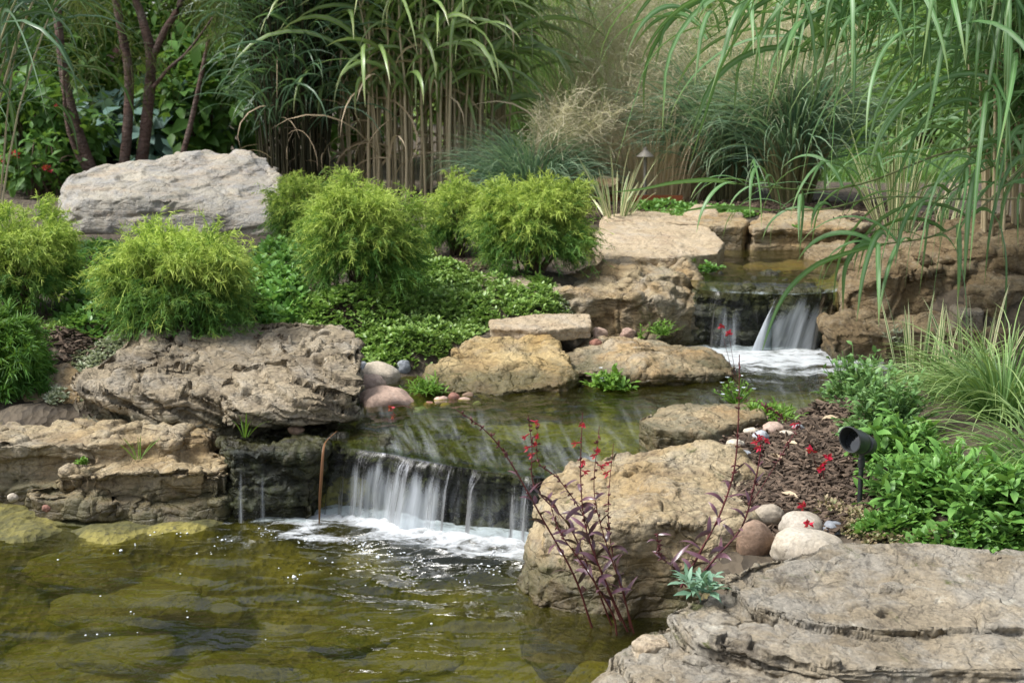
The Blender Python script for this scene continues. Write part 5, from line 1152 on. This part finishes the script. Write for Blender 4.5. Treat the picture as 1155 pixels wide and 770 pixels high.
# ------------------------------------------------------------------ purple lobelias with red flowers
def lobelia(name, label, b, stems, seed):
    rg = np.random.default_rng(seed + 11000); root = empty(name, b, label, 'flower')
    for (pts, rad, lo, hi, nl, lf, fl) in stems:
        nl = int(nl * 1.35); rad *= .72; lf *= .88
        A = np.array([W(*p) for p in pts]) - b; P, R = resample(A, 30, np.linspace(rad, rad * .35, len(A)))
        g = Geo(); tubes(g, P[None], R[None], [rg.random()], np.linspace(0, 1, 30), 6)
        # seed pods along the upper stem
        m = 26; x = rg.uniform(.5, 1, m) * 28.9; i = x.astype(int); Q = P[i]; d = unit(rg.normal(size=(m, 3)) + (0, 0, .5)); s3 = np.linspace(0, 1, 4)
        PP = Q[:, None] + d[:, None] * (rg.uniform(.006, .014, (m, 1)) * s3)[..., None]; tubes(g, PP, np.broadcast_to(np.array([.0008, .0022, .0022, .0006]) , (m, 4)) , rg.random(m), s3, 5)
        st = g.build('stem', M_PSTEM, root)
        if nl:
            x = np.linspace(lo, hi, nl) * 28.9; i = x.astype(int); Q = P[i]; az = np.arange(nl) * 2.4 + rg.uniform(0, 6); tl = (x / 28.9)
            Pb, Wb, sd, s = blades(rg, Q, az, rg.normal(.75, .25, nl), lf * (1.15 - .75 * tl) * rg.uniform(.75, 1.2, nl), lf * .2 * (1.1 - .6 * tl), rg.uniform(.3, 1.6, nl), 8, 1.2, .2, np.sin(np.clip(np.linspace(.04, 1, 8), 0, 1) ** .8 * pi) * .97 + .03)
            g = Geo(); ribbons(g, Pb, Wb, sd, rg.random(nl), s[None] * np.ones((nl, 1)), .12); g.build('leaves', M_PURPLE, st)
        for f in range(fl):
            q = P[int(29 - f * 1.6 - rg.random() * 1.2)] + rg.normal(0, .004, 3); g = Geo(); m = 5
            ax = unit(np.array((rg.normal(0, .8), -.7 + rg.normal(0, .4), -.1))); a = np.arange(m) * 2 * pi / m; u_ = unit(np.cross(ax, (0, 0, 1.))); v_ = np.cross(u_, ax)
            dd = unit(ax * .55 + u_ * np.cos(a)[:, None] * .8 + v_ * np.sin(a)[:, None] * .8 + (0, 0, -.25)); q0 = q + ax * .012
            leaves(g, np.tile(q0, (m, 1)), dd, np.tile(-ax, (m, 1)), rg.uniform(.009, .016, m), .005, rg.random(m), curl=.35)
            tubes(g, np.stack([q, q + ax * .008, q0])[None], np.array([[.001, .0016, .002]]), [.3], [0, .5, 1], 5); g.build('flower', M_RED, st)
    return root
lobelia('purple_lobelia', 'dark purple-leaved flower with red blooms standing in the pool against the waterside boulder', W(690, 712, 3.30), [
    ([(668, 708, 3.30), (648, 650, 3.28), (612, 585, 3.26), (575, 520, 3.24), (548, 486, 3.22), (515, 462, 3.2)], .0042, .15, .55, 10, .085, 0),
    ([(708, 712, 3.28), (685, 660, 3.26), (662, 600, 3.25), (655, 540, 3.25), (657, 465, 3.25)], .0040, .2, .7, 12, .085, 4),
    ([(690, 705, 3.31), (664, 640, 3.3), (640, 590, 3.3), (603, 548, 3.3), (600, 505, 3.3), (596, 468, 3.3)], .0036, .2, .6, 10, .08, 3),
    ([(700, 700, 3.3), (676, 640, 3.32), (660, 585, 3.32), (630, 540, 3.32), (607, 520, 3.32), (606, 476, 3.32)], .0032, .2, .6, 9, .075, 3),
    ([(715, 714, 3.27), (700, 660, 3.26), (680, 600, 3.26), (670, 550, 3.26), (676, 480, 3.26)], .0032, .2, .7, 9, .07, 3),
    ([(696, 716, 3.26), (690, 690, 3.25), (660, 640, 3.22), (632, 600, 3.2), (618, 560, 3.2)], .0036, .3, 1, 9, .085, 0),
    ([(712, 712, 3.3), (704, 670, 3.3), (690, 620, 3.3), (686, 570, 3.3), (692, 500, 3.3)], .003, .2, .7, 8, .075, 2)], 1)
lobelia('purple_lobelia', 'dark purple-leaved flower leaning right between the waterside boulder and the layered ledge', W(772, 660, 3.18), [
    ([(768, 662, 3.2), (790, 622, 3.2), (812, 580, 3.2), (828, 530, 3.2), (833, 470, 3.2), (834, 400, 3.2)], .0046, .1, .6, 13, .075, 0),
    ([(778, 664, 3.18), (806, 630, 3.18), (836, 595, 3.18), (850, 550, 3.18), (858, 505, 3.18), (852, 488, 3.18)], .0042, .1, .7, 13, .07, 4),
    ([(774, 662, 3.16), (760, 640, 3.16), (744, 625, 3.16), (742, 600, 3.16)], .003, .2, 1, 6, .08, 0),
    ([(834, 455, 3.2), (850, 452, 3.2), (870, 462, 3.2), (888, 478, 3.2)], .0016, .2, 1, 4, .02, 0),
    ([(846, 570, 3.18), (868, 535, 3.18), (886, 505, 3.18), (904, 475, 3.18)], .0016, .2, .9, 5, .02, 1)], 2)
def red_salvia(label, b, blooms, seed):
    rg = np.random.default_rng(seed); root = empty('red_salvia', b, label, 'flower')
    for px, py, Y in blooms:
        e = W(px, py, Y) - b; P, R = resample(np.array([rg.normal(0, .008, 3) * (1, 1, 0), e * .5 + (0, 0, .01), e]), 8, np.array([.0012, .001, .0008])); g = Geo(); tubes(g, P[None], R[None], [.5], np.linspace(0, 1, 8), 5); st = g.build('stem', M_PSTEM, root)
        g = Geo(); m = 8; v = unit(rg.normal(size=(m, 3)) + (0, -.4, .1)); leaves(g, np.tile(e, (m, 1)), v, unit(rg.normal(size=(m, 3))), rg.uniform(.010, .019, m), .011, rg.random(m), fold=.3, curl=.4); g.build('flower', M_RED, st)
red_salvia('red flowers lying low over the mulch left of the spotlight', on(925, 3.85), [(915, 508, 3.85), (934, 516, 3.82), (927, 528, 3.8), (930, 522, 3.8)], 1)
red_salvia('single red bloom above the cream river stones', on(905, 3.62), [(906, 571, 3.55), (912, 590, 3.45)], 2)
red_salvia('dark red flower sprig at the foot of the upper waterfall', on(836, 5.2), [(813, 368, 5.2), (822, 376, 5.2)], 3)
red_salvia('red sprig drooping over the pink stone', XY(470, 4.75, .22), [(444, 468, 4.72), (441, 460, 4.74)], 4)

# ------------------------------------------------------------------ dead reed leaf over the fall, steel edging
g = Geo(); E = np.array([W(380, 486, 4.36), W(369, 496, 4.26), W(365, 505, 4.18), W(363, 530, 4.15), W(361, 560, 4.14), W(360, 590, 4.14)]); E, wv = resample(E, 20, np.array([.002, .003, .007, .010, .009, .004]))
ribbons(g, E[None], wv[None], np.tile((.95, .3, 0), (1, 20, 1)), [.5], np.linspace(0, 1, 20), .2)
M_DRY = leaf_mat('rusty_dead_leaf', (.24, .11, .05), (.28, .14, .06), (.16, .07, .03), 1, .2, .45, .4)
tag(g.build('dead_reed_leaf', M_DRY, None, E[5]), 'rusty dead reed leaf hanging over the lip of the main waterfall', 'leaf')
M_RUST = plain_mat('rusty_steel', (.21, .065, .025), .75, .3, .3)
def slab_box(a, b, th, z0, z1):
    a = np.array(a); b = np.array(b); n = unit(np.array([-(b - a)[1], (b - a)[0]])) * th / 2
    V = [(*(p + s * n), z) for p in (a, b) for s in (-1, 1) for z in (z0, z1)]; return V
e0, e1, e2 = on(664, 8.9), on(715, 8.75), on(770, 8.7); bm = bmesh.new()
for a, b in ((e0, e1), (e1, e2)):
    vs = [bm.verts.new(p) for p in slab_box(a[:2], b[:2], .008, .45, a[2] + .06)]; bmesh.ops.convex_hull(bm, input=vs)
me = bpy.data.meshes.new('steel_edging'); bm.to_mesh(me); bm.free(); me.materials.append(M_RUST); o = bpy.data.objects.new('steel_edging', me); COL.objects.link(o); tag(o, 'rusty steel edging strip of the bed behind the steps', 'edging')

# ------------------------------------------------------------------ lamps
def lathe(prof, mat, name, parent, axis, org, sides=28, cut=None, closed=True):
    """profile (r, h) about an axis"""
    ax = unit(np.asarray(axis, float)); u = unit(np.cross(ax, (.3, .9, .1))); v = np.cross(ax, u); a = np.arange(sides) * 2 * pi / sides
    pr = np.array(prof); V = org + ax * pr[:, 1][:, None, None] + pr[:, 0][:, None, None] * (u * np.cos(a)[:, None] + v * np.sin(a)[:, None])[None]
    if cut is not None: V = cut(V, ax, u, v, a, pr)
    i = np.arange(len(pr) * sides).reshape(len(pr), sides); nx = np.roll(i, -1, 1); F = np.stack([i[:-1], nx[:-1], nx[1:], i[1:]], -1).reshape(-1, 4)
    o = build(name, V.reshape(-1, 3), F, mat, parent); md = o.modifiers.new('edges', 'EDGE_SPLIT'); md.split_angle = radians(38); return o
M_BLK = plain_mat('black_cast_metal', (.022, .025, .026), .42, .0, .5, .25, 60, .25); M_GLASS = plain_mat('dark_lens', (.01, .012, .014), .08, 0, .8, .1)
b = on(977, 3.62); top = W(972, 512, 3.62) - b
lt = empty('garden_spotlight', b, 'black bullet spotlight on a stake in the mulch, aimed left', 'spotlight')
lathe([(0, -.06), (.0065, -.06), (.0065, top[2] - .035), (.0095, top[2] - .034), (.0095, top[2] - .012), (.007, top[2] - .010), (.007, top[2] + .004), (0, top[2] + .004)], M_BLK, 'stake', lt, (0, 0, 1), np.array((top[0], 0, 0)), 16)
ax = unit(W(942, 489, 3.50) - W(980, 502, 3.62)); o0 = W(978, 502, 3.62) - b
def hood(V, ax, u, v, a, pr):
    w_ = np.array((0, 0, 1.)) ; w_ = unit(w_ - ax * (w_ @ ax)); cs = np.cos(a)[:, None] * u + np.sin(a)[:, None] * v; up = cs @ w_
    for k in range(len(pr)):
        if pr[k, 1] > .10: V[k] += ax * (.016 * up[:, None])
    return V
hd = lathe([(r * 1.02, h * 1.08) for r, h in [(0, 0), (.014, .0), (.021, .004), (.024, .012), (.0245, .03), (.027, .032), (.027, .036), (.0245, .038), (.0245, .048), (.030, .056), (.031, .066), (.0315, .105), (.0285, .105), (.0275, .075), (.0, .074)]], M_BLK, 'lamp_head', lt, ax, o0 - ax * .02, 32, hood)
lathe([(0, .0815), (.0262, .0815), (.0264, .083), (0, .085)], M_GLASS, 'lens', hd, ax, o0 - ax * .02, 28)
kn = lathe([(0, -.012), (.009, -.012), (.009, .012), (0, .012)], M_BLK, 'knuckle', lt, (.25, 1, 0), np.array((top[0], 0, top[2] + .008)), 16)
M_PATH = plain_mat('weathered_bronze', (.24, .22, .19), .6, .4)
b = on(727, 8.75); h_ = W(727, 166, 8.75)[2] - b[2]
lt = empty('path_lamp', b, 'slim path lamp with a small conical cap in front of the tan grass', 'lamp')
lathe([(0, -.1), (.010, -.1), (.010, h_ - .05), (0, h_ - .05)], M_PATH, 'pole', lt, (0, 0, 1), np.zeros(3), 12)
lathe([(0, h_), (.012, h_ - .004), (.014, h_ - .018), (.055, h_ - .056), (.053, h_ - .060), (.012, h_ - .03), (0, h_ - .03)], M_PATH, 'lamp_shade', lt, (0, 0, 1), np.zeros(3), 20)

for i, (px, Y, lb) in enumerate([(900, 4.1, 'tan fallen leaf on the mulch behind the red flowers'), (908, 3.9, 'small pale fallen leaf on the mulch beside the red flowers'), (868, 4.0, 'curled brown fallen leaf at the mulch edge by the big boulder'), (945, 4.45, 'brown fallen leaf on the mulch below the leafy perennials'), (880, 3.7, 'curled tan fallen leaf behind the cream river stones')]):
    rg = np.random.default_rng(i + 70); b = on(px, Y) + (0, 0, .022); g = Geo(); a = rg.uniform(0, 6.3)
    leaves(g, np.zeros((1, 3)), np.array([[cos(a), sin(a), .15]]), np.array([[.2, -.3, 1.]]), .05, .026, [rg.random()], fold=.25, curl=.3)
    o = g.build('fallen_leaf', M_STRAW, None, (0, 0, 0)); o.location = [float(v) for v in b]; tag(o, lb, 'leaf', 'fallen leaves on the mulch')
